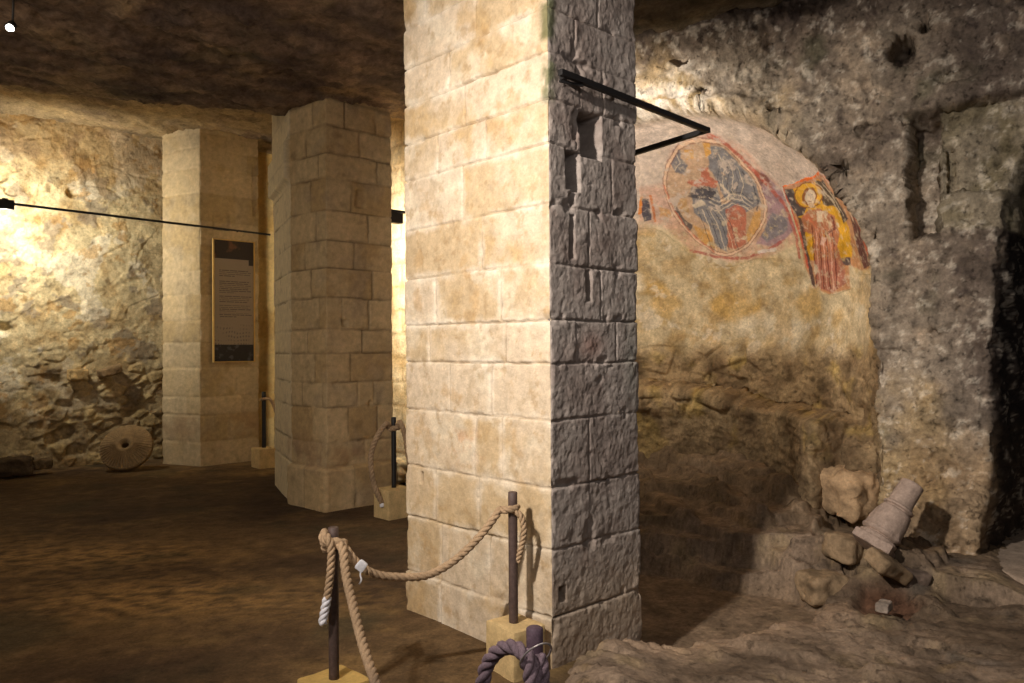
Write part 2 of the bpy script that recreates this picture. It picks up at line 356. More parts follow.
tag(grid('wall_right', pw, M_apse, wall_colors(U, Z, p0, am, pl, cid), flip=False, alpha=1-.85*am*pl), kind='structure')

# ------------------------------------------------------------------ frescoes (paint layers on the apse plaster)
def hit_wall(px, py):                                           # where photo points fall on the apse surface, as (u, z)
    px = np.asarray(px, float); py = np.asarray(py, float)
    dr = ray(px, py); t = np.full(px.shape, 4.5)
    for k in range(900):
        p = CAM+dr*t[..., None]; rel = p[..., :2]-C0; u = rel@D; d = rel@Nn2
        q = np.sqrt(np.maximum(RA*RA-u*u-np.maximum(p[..., 2]-ZS, 0)**2, 0))
        t = np.where(d < q, t+.006, t)
    p = CAM+dr*t[..., None]; rel = p[..., :2]-C0
    return rel@D, p[..., 2]
def uvpoly(pts):
    a = np.array(pts, float); u, z = hit_wall(a[:, 0], a[:, 1]); return np.stack([u, z], -1)
def seg_dist(u, z, poly, closed=False):
    best = np.full(u.shape, 9.0); n = len(poly); rngk = range(n if closed else n-1)
    for i in rngk:
        a = poly[i]; b = poly[(i+1) % n]; ab = b-a; L = (ab**2).sum()+1e-12
        t = np.clip(((u-a[0])*ab[0]+(z-a[1])*ab[1])/L, 0, 1)
        best = np.minimum(best, np.hypot(u-a[0]-t*ab[0], z-a[1]-t*ab[1]))
    return best
def inside(u, z, poly):
    c = np.zeros(u.shape, bool); n = len(poly)
    for i in range(n):
        a = poly[i]; b = poly[(i+1) % n]
        cr = ((a[1] > z) != (b[1] > z)) & (u < (b[0]-a[0])*(z-a[1])/((b[1]-a[1])+1e-12)+a[0]); c ^= cr
    return c
def smooth2(pts, k=6):
    c = catmull(np.c_[np.array(pts, float), np.zeros(len(pts))], 3.0)[:, :2]; return c
class Painter:
    def __init__(s, u, z, p, base):
        s.u, s.z, s.p, s.c = u, z, p, base.copy()
        s.wu = u+.016*fbm(p, 11, 4, .6, off=2.); s.wz = z+.016*fbm(p, 11, 4, .6, off=8.)
    def fill(s, pts, col, op=.9, soft=.008, wear=.25, raw=False):
        q = uvpoly(pts) if not raw else pts
        sd = seg_dist(s.wu, s.wz, q, True); sd = np.where(inside(s.wu, s.wz, q), -sd, sd)
        wn = sst(.55-wear, .25-wear, fbm(s.p, 13, 4, off=float(len(pts))+pts[0][0]*.1)-.15)
        s.c = mixc(s.c, col, sst(soft, -soft, sd)*op*(.35+.65*wn))
    def line(s, pts, col, wd=.008, op=.9, wear=.2):
        q = uvpoly(pts); sd = seg_dist(s.wu, s.wz, q)
        wn = sst(.55-wear, .25-wear, fbm(s.p, 11, 4, off=pts[0][1]*.13)-.15)
        s.c = mixc(s.c, col, sst(wd*1.25, wd*.6, sd)*op*(.3+.7*wn))
z2 = lambda pts: [(630+x/3.796, 120+y/3.796) for x, y in pts]
def ell(cx, cy, rx, ry, n=20, rot=0):
    t = np.linspace(0, 2*math.pi, n, endpoint=False); x = rx*np.cos(t); y = ry*np.sin(t)
    return [(cx+a*math.cos(rot)-b*math.sin(rot), cy+a*math.sin(rot)+b*math.cos(rot)) for a, b in zip(x, y)]
def fresco_grid(name, outline_px, painter_fn, label):
    q = uvpoly(outline_px); lo = q.min(0)-.03; hi = q.max(0)+.03
    u, z = np.meshgrid(np.arange(lo[0], hi[0], .0042), np.arange(lo[1], hi[1], .0042), indexing='ij')
    sd = seg_dist(u, z, q, True); sd = np.where(inside(u, z, q), -sd, sd)
    sd = sd+.018*fbm(v3(u, z, u*0), 12, 4)
    rim = sst(.0, -.012, sd)
    ps, n, p0, am, pl, cid = wall_surf(u, z, 0.0)
    base = wall_colors(u, z, p0, am, pl, cid)
    pos = ps+n*(-.004+.010*rim)[..., None]
    
    pt = Painter(u, z, p0, base); painter_fn(pt)
    pt.c = pt.c*(1+.35*fbm(p0, 22, 4, .7, off=5.)+.25*fbm(p0, 7, 3, off=25.))[..., None]; pt.c = mixc(pt.c, PALE, sst(.05, .45, fbm(p0, 16, 4, .65, off=85.))*.5)
    fl = fbm(p0, 8, 5, .62, off=61.); fade = sst(.08, .36, fl)[..., None]                       # plaster losses
    c = pt.c*(1-fade*.8)+base*fade*.8
    o = grid(name, pos, M_paint, c, keep=(sd < .012) & (am > .5))
    return tag(o, label, 'fresco')
RED = srgb(184, 106, 84); PINK = srgb(206, 162, 140); OCH = srgb(208, 156, 78); BLUE = srgb(126, 126, 130); NAVY = srgb(74, 70, 76); PALE = srgb(222, 204, 176); BRN = srgb(134, 78, 60); YEL = srgb(220, 166, 44); LILAC = srgb(160, 132, 140)
def paint_mandorla(t):
    t.fill(z2([(290, 50), (420, 90), (520, 200), (640, 300), (640, 460), (520, 520), (380, 540), (240, 500), (120, 400), (30, 380), (25, 260), (130, 240), (150, 110)]), PINK, .65, .03, .3)
    t.fill(z2([(500, 190), (560, 250), (600, 300), (640, 400), (560, 480), (480, 470), (520, 400), (525, 320), (490, 240)]), LILAC, .9, .012, .15)
    t.fill(z2([(540, 350), (600, 370), (600, 420), (520, 465), (500, 440)]), BLUE, .8, .012, .1)
    t.fill(z2([(470, 180), (520, 210), (545, 250), (510, 250), (480, 220)]), BRN, .8, .01, .1)
    man = smooth2(z2([(300, 80), (360, 95), (430, 165), (490, 240), (518, 330), (500, 400), (440, 480), (360, 512), (280, 475), (210, 410), (160, 340), (135, 255), (140, 180), (180, 105), (240, 80), (300, 80)]))
    man = [tuple(m) for m in man[::2]]
    t.fill(man, srgb(190, 160, 128), .75, .01, .2)
    t.fill(z2([(300, 95), (350, 105), (420, 170), (480, 240), (500, 320), (440, 350), (400, 310), (360, 300), (330, 230), (300, 180)]), BLUE, .95, .01, .05)
    t.fill(z2([(230, 260), (330, 255), (350, 320), (420, 300), (470, 330), (400, 330), (370, 380), (370, 500), (330, 480), (300, 400), (240, 350)]), BLUE, .95, .01, .05)
    t.fill(z2([(160, 110), (190, 105), (190, 140), (220, 170), (205, 205), (170, 195), (150, 160)]), srgb(104, 108, 118), .85, .008, .1)
    t.fill(z2([(365, 340), (410, 315), (440, 340), (440, 470), (400, 490), (372, 480)]), RED, .85, .01, .1)
    t.fill(z2([(270, 180), (300, 180), (305, 215), (335, 230), (325, 258), (290, 250), (270, 262), (215, 240), (220, 228), (268, 225)]), RED, .9, .006, .1)
    t.fill(z2([(220, 290), (235, 255), (300, 250), (330, 275), (310, 305), (260, 300)]), NAVY, .85, .01, .1)
    t.fill(z2([(280, 90), (305, 85), (312, 130), (290, 145)]), OCH, .9, .006, .05)
    t.fill(z2([(205, 115), (240, 110), (245, 145), (215, 150)]), OCH, .8, .006, .1)
    t.fill(z2([(235, 320), (270, 300), (290, 320), (245, 335)]), PALE, .7, .008, .1)
    t.fill(z2([(470, 350), (500, 340), (495, 400), (450, 470), (440, 440)]), OCH, .7, .012, .2)
    t.fill(z2([(240, 400), (300, 420), (330, 490), (270, 470)]), OCH, .75, .012, .15)
    t.fill(z2([(170, 310), (200, 370), (240, 400), (230, 420), (190, 390), (165, 350)]), NAVY, .8, .006, .1)
    t.fill(z2([(175, 300), (215, 300), (225, 350), (200, 360)]), srgb(192, 150, 90), .6, .01, .2)
    for k in range(7):                                                                 # drapery strokes
        x = 255+k*17; t.line(z2([(x, 335+k*3), (x+24, 390), (x+40, 440), (x+55, 490)]), PALE if k % 2 else NAVY, .0045, .75, .1)
    for k in range(6):
        y = 285+k*9; t.line(z2([(300, y), (340, y+16), (390, y-14), (430, y-6), (470, y+22)]), PALE if k % 2 else NAVY, .004, .7, .1)
    for k in range(6):
        x = 320+k*18; t.line(z2([(x, 120+k*12), (x+22, 170+k*14), (x+12, 220+k*14), (x+26, 270+k*8)]), PALE if k % 2 else NAVY, .004, .65, .15)
    t.line(z2([(345, 245), (380, 280), (375, 300)]), PALE, .014, .7, .1); t.line(z2([(170, 115), (190, 160), (170, 190)]), PALE, .004, .6)
    t.line(z2([(430, 200), (470, 250), (490, 310), (485, 340)]), NAVY, .008, .7)
    # almond-shaped border
    t.line(man, srgb(120, 62, 52), .020, .7, .15); t.line(man, srgb(224, 190, 160), .012, .95, .05)
    t.line(z2([(300, 60), (350, 80), (430, 150), (520, 240), (590, 320), (630, 430), (645, 520)]), srgb(186, 96, 78), .018, .8, .15)
    t.line(z2([(230, 495), (330, 520), (440, 525), (520, 495), (590, 455)]), srgb(178, 92, 80), .015, .75, .15)
    t.line(z2([(490, 500), (550, 490)]), srgb(228, 222, 212), .018, .7, .1)
    # neighbouring figure at the far left
    t.fill(z2([(25, 295), (48, 290), (50, 350), (25, 360)]), srgb(214, 130, 48), .9, .006, .05)
    t.fill(z2([(45, 295), (70, 300), (82, 380), (50, 385), (42, 340)]), srgb(64, 68, 84), .9, .006, .05)
    t.line(z2([(78, 290), (95, 380)]), srgb(206, 120, 60), .014, .8); t.fill(z2([(110, 330), (150, 340), (160, 370), (115, 370)]), OCH, .6, .012)
    t.line(z2([(130, 250), (165, 340), (230, 430), (320, 500)]), srgb(206, 120, 90), .009, .7)
def paint_saint(t):
    out = z2([(578, 250), (716, 192), (765, 235), (832, 330), (880, 440), (915, 560), (880, 570), (830, 550), (835, 640), (760, 660), (700, 640), (665, 560), (640, 420), (600, 320)])
    t.fill(out, srgb(190, 128, 84), .8, .01, .1)
    t.fill(z2([(600, 262), (720, 225), (790, 300), (840, 420), (845, 520), (800, 530), (680, 530), (655, 400)]), YEL, .95, .008, .05)
    t.fill(z2([(582, 262), (622, 258), (640, 310), (672, 330), (660, 360), (640, 365), (610, 320)]), NAVY, .95, .005, .0)
    t.fill(z2([(640, 365), (655, 370), (685, 530), (708, 640), (690, 625), (660, 500)]), srgb(82, 64, 66), .9, .005, .05)
    t.fill(z2([(706, 232), (735, 228), (790, 300), (832, 375), (815, 390), (790, 330), (735, 320)]), srgb(62, 60, 66), .9, .005, .05)
    t.line(z2([(712, 240), (760, 290), (800, 350)]), PALE, .006, .7); t.line(z2([(730, 235), (775, 290), (815, 360)]), PALE, .005, .6)
    t.fill(z2([(835, 355), (850, 350), (885, 440), (915, 550), (890, 565), (865, 480)]), srgb(96, 58, 58), .9, .005, .05)
    t.fill(z2([(800, 525), (838, 522), (838, 550), (805, 552)]), NAVY, .85, .005)
    # standing robed figure
    t.fill(z2([(672, 345), (725, 335), (780, 365), (800, 430), (790, 480), (815, 560), (822, 620), (770, 655), (710, 635), (705, 540), (700, 440), (660, 420), (655, 370)]), srgb(176, 110, 92), .85, .006, .1)
    for k in range(7):
        x = 700+k*13; t.line(z2([(x-8, 400+k*4), (x, 480), (x+6, 560), (x+12, 640)]), srgb(222, 170, 150) if k % 2 else srgb(112, 50, 46), .006, .8, .05)
    t.line(z2([(668, 365), (700, 385), (715, 420)]), srgb(204, 120, 84), .02, .8); t.line(z2([(770, 370), (785, 410), (750, 430)]), srgb(110, 52, 48), .012, .8)
    t.fill(z2([(708, 345), (735, 345), (732, 385), (712, 388)]), srgb(222, 200, 170), .9, .004); t.fill(z2([(730, 440), (752, 445), (740, 475), (724, 470)]), srgb(226, 190, 170), .7, .006)
    t.fill(ell(*z2([(680, 285)])[0], 14.5, 13.5), srgb(150, 92, 50), .95, .003, 0); t.fill(ell(*z2([(680, 285)])[0], 13.2, 12.2), srgb(226, 172, 62), 1, .003, 0)
    t.fill(ell(*z2([(684, 290)])[0], 7.6, 9.2), srgb(150, 96, 62), .95, .003, 0); t.fill(ell(*z2([(686, 293)])[0], 5.2, 7.6), srgb(228, 208, 180), 1, .003, 0)
    t.fill(ell(*z2([(690, 322)])[0], 3.2, 3.2), srgb(216, 186, 152), 1, .003, 0)
    for a in ((679, 285), (692, 285)): t.fill(ell(*z2([a])[0], .9, .6, 8), srgb(80, 54, 44), .9, .001, 0)
    t.line(z2([(686, 288), (686, 298)]), srgb(150, 104, 80), .003, .8, 0); t.line(z2([(681, 307), (691, 307)]), srgb(150, 80, 64), .003, .8, 0)
    # painted borders
    t.line(z2([(552, 252), (640, 232), (716, 200)]), srgb(226, 110, 44), .014, .95, 0); t.line(z2([(578, 250), (605, 320), (640, 400), (668, 520), (676, 560)]), srgb(204, 96, 70), .010, .9, .05)
    t.line(z2([(718, 188), (770, 240), (835, 325), (885, 430), (918, 540)]), srgb(196, 92, 60), .014, .9, .05); t.line(z2([(735, 205), (800, 290), (850, 380)]), srgb(228, 196, 170), .006, .8, .05)
fresco_grid('fresco', z2([(20, 120), (150, 60), (290, 35), (380, 50), (470, 130), (540, 200), (572, 250), (600, 320), (640, 440), (650, 540), (560, 530), (480, 530), (400, 560), (280, 550), (210, 500), (120, 420), (20, 410)]), paint_mandorla, 'faded painted almond-shaped halo with grey-blue robed figure on apse wall')
fresco_grid('fresco', z2([(574, 246), (716, 186), (770, 230), (840, 320), (895, 430), (935, 570), (870, 590), (850, 640), (770, 670), (690, 650), (662, 560), (652, 540), (642, 440), (602, 320)]), paint_saint, 'yellow and red painted panel of a standing haloed saint on apse wall')

# ------------------------------------------------------------------ ceiling
def ceil_z(x, y):
    z = 4.16+.52*sst(8.2, 10.3, y-.25*(x+2))*sst(0.5, -2, x)+.16*sst(-3, -7, x)+.34*sst(1.2, 2.8, x)
    return z
X, Y = np.meshgrid(np.arange(-9.5, 5.6, .04), np.arange(-1.0, 13.4, .04), indexing='ij')
pc = v3(X, Y, ceil_z(X, Y))
st = pc*np.array([1, 1, 1]); al = (st[..., 0:1]*Bx[0]+st[..., 1:2]*Bx[1]); ac = st[..., 0:1]*A[0]+st[..., 1:2]*A[1]
stre = np.concatenate([al*.45, ac*1.3, al*0], -1)
hz = .16*fbm(stre, 1.0, 5, .55, off=4.)+.05*fbm(pc, 3.2, 4, .6, off=14.)+.045*fbm(pc, 6, 4, .65, ridged=True)
f1, f2, cid = worley(pc, 1.3, 5)
hz += -.10*sst(.28, .0, f1)*(cid > .6)
pc[..., 2] += hz
n1 = fbm(stre, 2.2, 5, .6, off=6.); n2 = fbm(pc, 1.6, 4, off=16.); n3 = fbm(pc, 6, 4, off=26.)
cc = mixc(srgb(150, 126, 104), srgb(92, 78, 70), sst(-.3, .3, n1)); cc = mixc(cc, srgb(176, 150, 112), sst(.05, .45, n2)*.7)
cc = mixc(cc, srgb(60, 60, 48), sst(.15, .5, fbm(pc, 1.1, 4, off=36.))*.5); cc = mixc(cc, srgb(42, 36, 34), sst(.2, .5, n3)*.6)
cc = cc*(1+.8*fbm(pc, 9, 4, .7, off=101.)+.5*n1)[..., None]
cc = mixc(cc, srgb(84, 80, 62), sst(-.2, .2, X)*.6)
cc = mixc(cc, srgb(190, 166, 120), sst(8.6, 10.2, Y)*.6*sst(-.5, .3, n2+.2))  # paler towards the far wall: lamp bounce put into the colour
tag(grid('ceiling', pc, M_rock, cc, flip=True), kind='structure')

# ------------------------------------------------------------------ left wall
W0 = np.array([-6.83, 10.4, 0])
S1, Z1 = np.meshgrid(np.arange(-2.6, 3.9, .016), np.arange(-.15, 5.2, .016), indexing='ij')
pb = W0+S1[..., None]*Bx; pb[..., 2] = Z1
nrm = np.array([Bx[1], -Bx[0], 0])
rub = .75*sst(1.75, 1.25, Z1+.35*fbm(pb, 1.2, 3)+.25*(S1 < .2))*sst(.1, .8, S1+.5*fbm(pb, 1.1, 2, off=3))
f1, f2, cid = worley(pb*np.array([1, 1, 1.5]), 4.2, 3)
g1, g2, gid = worley(pb*np.array([1, 1, 1.4])+.12*fbm(pb, 3, 3)[..., None], 2.0, 9)
h = .09*fbm(pb, .7, 4, .5)+.022*fbm(pb, 3.3, 5, .55)+.010*fbm(pb, 12, 4, .6)
h += .012*sst(.02, .06, g2-g1+.1*fbm(pb, 6, 3))*(gid > .45)+.010*sst(.1, .16, fbm(pb, 1.9, 4, .6, off=29.))
h += rub*(.05*sst(.0, .25, f2-f1)*(cid > .55)-.06*(cid < .14)*sst(.05, .2, f2-f1)+.03*fbm(pb, 5, 4, .65, ridged=True))
for (px, py, rr) in ((75, 190, .07), (3, 172, .10), (14, 188, .08), (7, 325, .10), (118, 188, .0), (68, 430, .12), (56, 436, .10)):
    if rr:
        r = (px-512)/F; t = (r*W0[1]-W0[0])/(Bx[0]-r*Bx[1]); zz = 1.6-(py-350)/F*(W0[1]+t*Bx[1]); h -= .10*sst(1.2, .6, np.hypot((S1-t)/rr, (Z1-zz)/rr*1.1)+.4*fbm(pb, 9, 2))
h += .12*sst(.45, .1, Z1+.1*fbm(pb, 3, 2))*sst(.2, -.2, S1)
pwl = pb+nrm*h[..., None]
n1 = fbm(pb, .9, 4, off=2.); n2 = fbm(pb, 3, 5, .6, off=12.); n3 = fbm(pb, 8, 4, off=22.)
c = mixc(srgb(208, 190, 148), srgb(186, 160, 114), sst(-.15, .35, n2)); c = mixc(c, srgb(224, 206, 160), sst(.0, .35, fbm(pb, 2.2, 4, off=19.))*.7)
c = mixc(c, srgb(150, 136, 116), sst(.12, .19, fbm(pb, 1.9, 5, .6, off=29.))*.7); c = mixc(c, srgb(226, 214, 186), sst(.10, .16, fbm(pb, 1.5, 5, .6, off=39.))*.7); c = mixc(c, srgb(182, 140, 78), sst(.2, .26, fbm(pb, 2.4, 5, .6, off=49.))*.6); c = mixc(c, srgb(120, 88, 48), sst(.22, .5, n3)*.55)
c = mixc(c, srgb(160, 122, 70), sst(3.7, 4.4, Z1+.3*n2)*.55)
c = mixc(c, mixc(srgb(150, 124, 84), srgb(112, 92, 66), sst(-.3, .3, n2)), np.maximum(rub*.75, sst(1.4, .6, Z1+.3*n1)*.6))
c = mixc(c, srgb(196, 170, 116), rub*(cid > .75)*.6); c = c*(1+.5*fbm(pb, 12, 5, .7, off=101.)+.35*fbm(pb, 4, 4, .6, off=111.))[..., None]
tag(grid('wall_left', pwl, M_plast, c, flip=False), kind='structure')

# ------------------------------------------------------------------ back wall (behind the pillars, running to the apse)
K2 = np.array([-3.75, 12.38, 0])
S2, Z2 = np.meshgrid(np.arange(-.6, 5.4, .03), np.arange(-.2, 5.2, .03), indexing='ij')
pb = K2+S2[..., None]*(-A); pb[..., 2] = Z2; nb = np.array([A[1]*-1, A[0], 0])
if nb[1] > 0: nb = -nb
zc = np.floor(Z2/.30); off = (zc % 2)*.22
jd = np.minimum(np.abs((Z2/.30)-np.round(Z2/.30))*.30, np.abs(((S2+off)/.5)-np.round((S2+off)/.5))*.5)
pbw = pb+nb*(.03*fbm(pb, 1.2, 4)-.018*sst(.025, .0, jd)+.012*fbm(pb, 7, 3))[..., None]
c = mixc(srgb(220, 206, 172), srgb(200, 176, 130), sst(-.2, .4, fbm(pb, 2.2, 4, off=3.))); c = mixc(c, srgb(140, 110, 66), sst(.025, 0, jd)*.6)
tag(grid('wall_back', pbw, M_plast, c, flip=False), kind='structure')

# ------------------------------------------------------------------ floor (left, trodden earth) and bedrock (right)
def bnd(y): return np.interp(y, [-2, 3.0, 3.9, 4.3, 5.3, 8.8, 14], [.35, .30, .24, .30, -.2, -.75, -.75])
X, Y = np.meshgrid(np.arange(-9.5, 1.2, .035), np.arange(-1, 13.2, .035), indexing='ij')
pf = v3(X, Y, X*0)
pf[..., 2] = .018*fbm(pf, 1.1, 4)+.006*fbm(pf, 6, 4)
n1 = fbm(pf, .55, 4, off=3.); n2 = fbm(pf, 1.7, 5, .6, off=13.); n3 = fbm(pf, 7, 4, .6, off=23.)
c = mixc(srgb(112, 90, 62), srgb(84, 66, 48), sst(-.25, .3, n1)); c = mixc(c, srgb(134, 108, 68), sst(.0, .4, n2)*.6)
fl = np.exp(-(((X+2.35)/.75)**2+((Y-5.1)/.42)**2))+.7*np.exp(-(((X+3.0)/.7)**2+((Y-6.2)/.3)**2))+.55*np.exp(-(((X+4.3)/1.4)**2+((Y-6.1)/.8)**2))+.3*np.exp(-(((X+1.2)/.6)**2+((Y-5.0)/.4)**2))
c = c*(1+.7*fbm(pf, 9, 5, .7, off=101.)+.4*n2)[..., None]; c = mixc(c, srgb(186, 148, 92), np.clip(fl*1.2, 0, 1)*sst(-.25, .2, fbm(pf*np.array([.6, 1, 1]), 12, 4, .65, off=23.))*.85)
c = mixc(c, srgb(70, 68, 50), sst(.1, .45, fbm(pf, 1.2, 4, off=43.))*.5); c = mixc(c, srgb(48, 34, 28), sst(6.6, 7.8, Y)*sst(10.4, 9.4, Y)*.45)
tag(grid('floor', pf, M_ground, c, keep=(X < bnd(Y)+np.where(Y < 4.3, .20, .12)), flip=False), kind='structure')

PIT = np.array([(.72, 4.36), (1.0, 4.40), (1.34, 4.52), (1.62, 4.72), (1.92, 4.92), (2.12, 5.22), (1.98, 5.55), (1.86, 5.68), (1.72, 5.74), (1.52, 5.86), (1.45, 6.0), (1.2, 6.25), (.8, 6.3), (.35, 6.5), (-.2, 6.9), (-.35, 6.0), (-.1, 5.4), (.5, 4.75)])
X, Y = np.meshgrid(np.arange(-.8, 5.3, .0165), np.arange(1.2, 9.4, .0165), indexing='ij')
pr = v3(X, Y, X*0)
un = (X-C0[0])*D[0]+(Y-C0[1])*D[1]; dn = (X-C0[0])*Nn2[0]+(Y-C0[1])*Nn2[1]
wob = .16*fbm(pr, 1.5, 4, off=5.)
strat = v3(un*.5, dn*2.2, un*0)
z = -.045+.07*fbm(pr, 1.2, 4, off=1.)+.035*fbm(strat, 1.6, 4, off=9.)+.012*fbm(pr, 8, 3, ridged=True)
dd_ = dn+wob+.12*(un-1.0)
rise = .13*sst(-.645, -.595, dd_+.05*fbm(pr, 5, 3, off=2.))+.07*sst(-.5, 1.5, dn)
LEDGES = [([(-.8, 7.2), (.4, 6.95), (1.1, 6.76), (1.54, 6.38), (1.72, 5.98), (2.3, 5.95), (3, 7), (3, 9.5), (-.8, 9.5)], .10),
          ([(-.8, 7.8), (.6, 7.65), (1.22, 7.46), (1.71, 7.08), (1.93, 6.6), (2.0, 6.2), (2.6, 6.5), (3, 9.5), (-.8, 9.5)], .11),
          ([(-.8, 8.4), (.9, 8.35), (1.56, 8.2), (1.85, 7.7), (2.1, 7.2), (2.3, 6.6), (2.7, 6.9), (3, 9.5), (-.8, 9.5)], .13)]
ledge_c = 0
for lp, lh in LEDGES:
    lp = np.array(lp); sd_ = seg_dist(X, Y, lp, True); sd_ = np.where(inside(X, Y, lp), -sd_, sd_)+.10*fbm(pr, 2.2, 5, .6, off=lh*90)
    rise = rise+lh*sst(.03, -.03, sd_)-.03*np.exp(-((sd_+.16)/.10)**2)
z += rise+.16*sst(-1.35, .1, dn)*sst(1.4, 2.1, un)*sst(2.45, 2.15, un)*(dn < -.3)
# long slanting ledges in the rock
q1 = un+.85*dn
for (l0, aa) in ((.75, .09), (1.35, .07), (.15, .08)):
    z += aa*np.exp(-((q1-l0+.1*fbm(pr, 2, 3, off=l0))/.16)**2)*sst(-.5, -.2, dn)*sst(2.2, 1.8, un)
psd = seg_dist(X, Y, PIT, True); psd = np.where(inside(X, Y, PIT), -psd, psd)+.05*fbm(pr, 3, 4, off=77.)
pit = sst(.025, -.04, psd)
zt = z+.07*fbm(strat, 3.1, 4, .6, off=31.); hstep = np.where(dn > -.85, .085, .05); fz = zt/hstep; fr0 = fz-np.floor(fz)
z = z*.25+.75*(hstep*(np.floor(fz)+sst(.55, .95, fr0)))+.02*fbm(pr, 4.5, 4, .6, off=15.)
z = z*(1-pit)+pit*(-.19+.02*fbm(pr, 2, 3)+.004*fbm(pr, 12, 2))
p2 = np.array([(2.20, 4.85), (2.42, 4.8), (2.62, 4.95), (2.6, 5.15), (2.35, 5.22), (2.2, 5.05)]); s2 = seg_dist(X, Y, p2, True); s2 = np.where(inside(X, Y, p2), -s2, s2)+.03*fbm(pr, 4, 3); hol = sst(.03, -.05, s2)
z -= hol*.09
# squared slot beside the small hollow
s3 = np.maximum(np.abs((X-2.335)-.2*(Y-5.4))-.03, np.abs(Y-5.42)-.12); z -= .22*sst(.015, -.015, s3)
# a low block and rubble mass at the foot of the pier
z += .13*sst(.05, -.03, np.hypot((X-2.12)/.9, (Y-5.62)/.9)-.16+.06*fbm(pr, 5, 3))
bx = bnd(Y); z = z-.22*sst(.10, -.20, X-bx+.06*fbm(pr, 2.5, 3))-.0
z = z+.085*np.exp(-((X-.50)/.26)**2)*sst(4.5, 4.3, Y)
f1, f2, cid = worley(pr, 5.0, 2); z += .012*sst(0, .2, f2-f1)*sst(-.1, .3, fbm(pr, 1, 2, off=3))*(1-pit)
z = z*(1-.6*sst(2.55, 2.8, un))
z += .16*sst(.42, .12, np.hypot((X-2.50), (Y-5.42)*.9)+.08*fbm(pr, 4, 3, off=2.))
pr[..., 2] = z
n1 = fbm(pr, .9, 4, off=3.); n2 = fbm(pr, 2.6, 5, .6, off=13.); n3 = fbm(pr, 9, 4, .6, off=23.); n4 = fbm(strat, 2.0, 4, off=4.)
c = mixc(srgb(150, 126, 108), srgb(112, 92, 76), sst(-.25, .3, n1)); c = mixc(c, srgb(170, 144, 112), sst(.05, .4, n2)*.6)
c = mixc(c, srgb(84, 66, 54), sst(.05, .4, n4)*.55); c = mixc(c, srgb(74, 62, 54), sst(.2, .5, n3)*.5); c = mixc(c, srgb(168, 132, 70), sst(.22, .5, fbm(pr, 1.7, 4, off=51.))*.55)
c = mixc(c, srgb(96, 92, 90), sst(.1, .4, fbm(pr, 1.5, 4, off=63.))*sst(1.6, 2.4, X)*.5)
c = mixc(c, mixc(srgb(138, 112, 86), srgb(96, 76, 56), sst(-.2, .3, n2)), sst(-.5, .1, dn)*.6)
c = mixc(c, srgb(136, 112, 92), pit*.8); c = mixc(c, srgb(98, 62, 44), hol*.7)  # the hollow's reddish-brown shadow is put into its colour
c = c*np.array([.93, 1.0, .97])*1.0*(1+.6*fbm(pr, 12, 5, .7, off=101.)+.4*fbm(pr, 4, 4, .6, off=111.))[..., None]
rim = sst(.35, .05, psd)*(1-pit)*sst(5.2, 4.8, Y); c = mixc(c, srgb(176, 150, 124), rim*.6)
tag(grid('rock_floor', pr, M_rock, c, keep=(X > bnd(Y)-.22), flip=False), kind='structure')

# pale stone threshold inside the doorway
V, q = bbox_arrays((4.22, 6.0, 0.0), (.86, 1.05, .075), n=40, noise=.012, rnd=.02, seed=3)
M_slab = stone_mat('grey_threshold_stone', tint=tuple(srgb(170, 152, 134)), bump=.5, contrast=.3, use_attr=False)
tag(raw_mesh('door_threshold', V, q, M_slab), kind='structure')

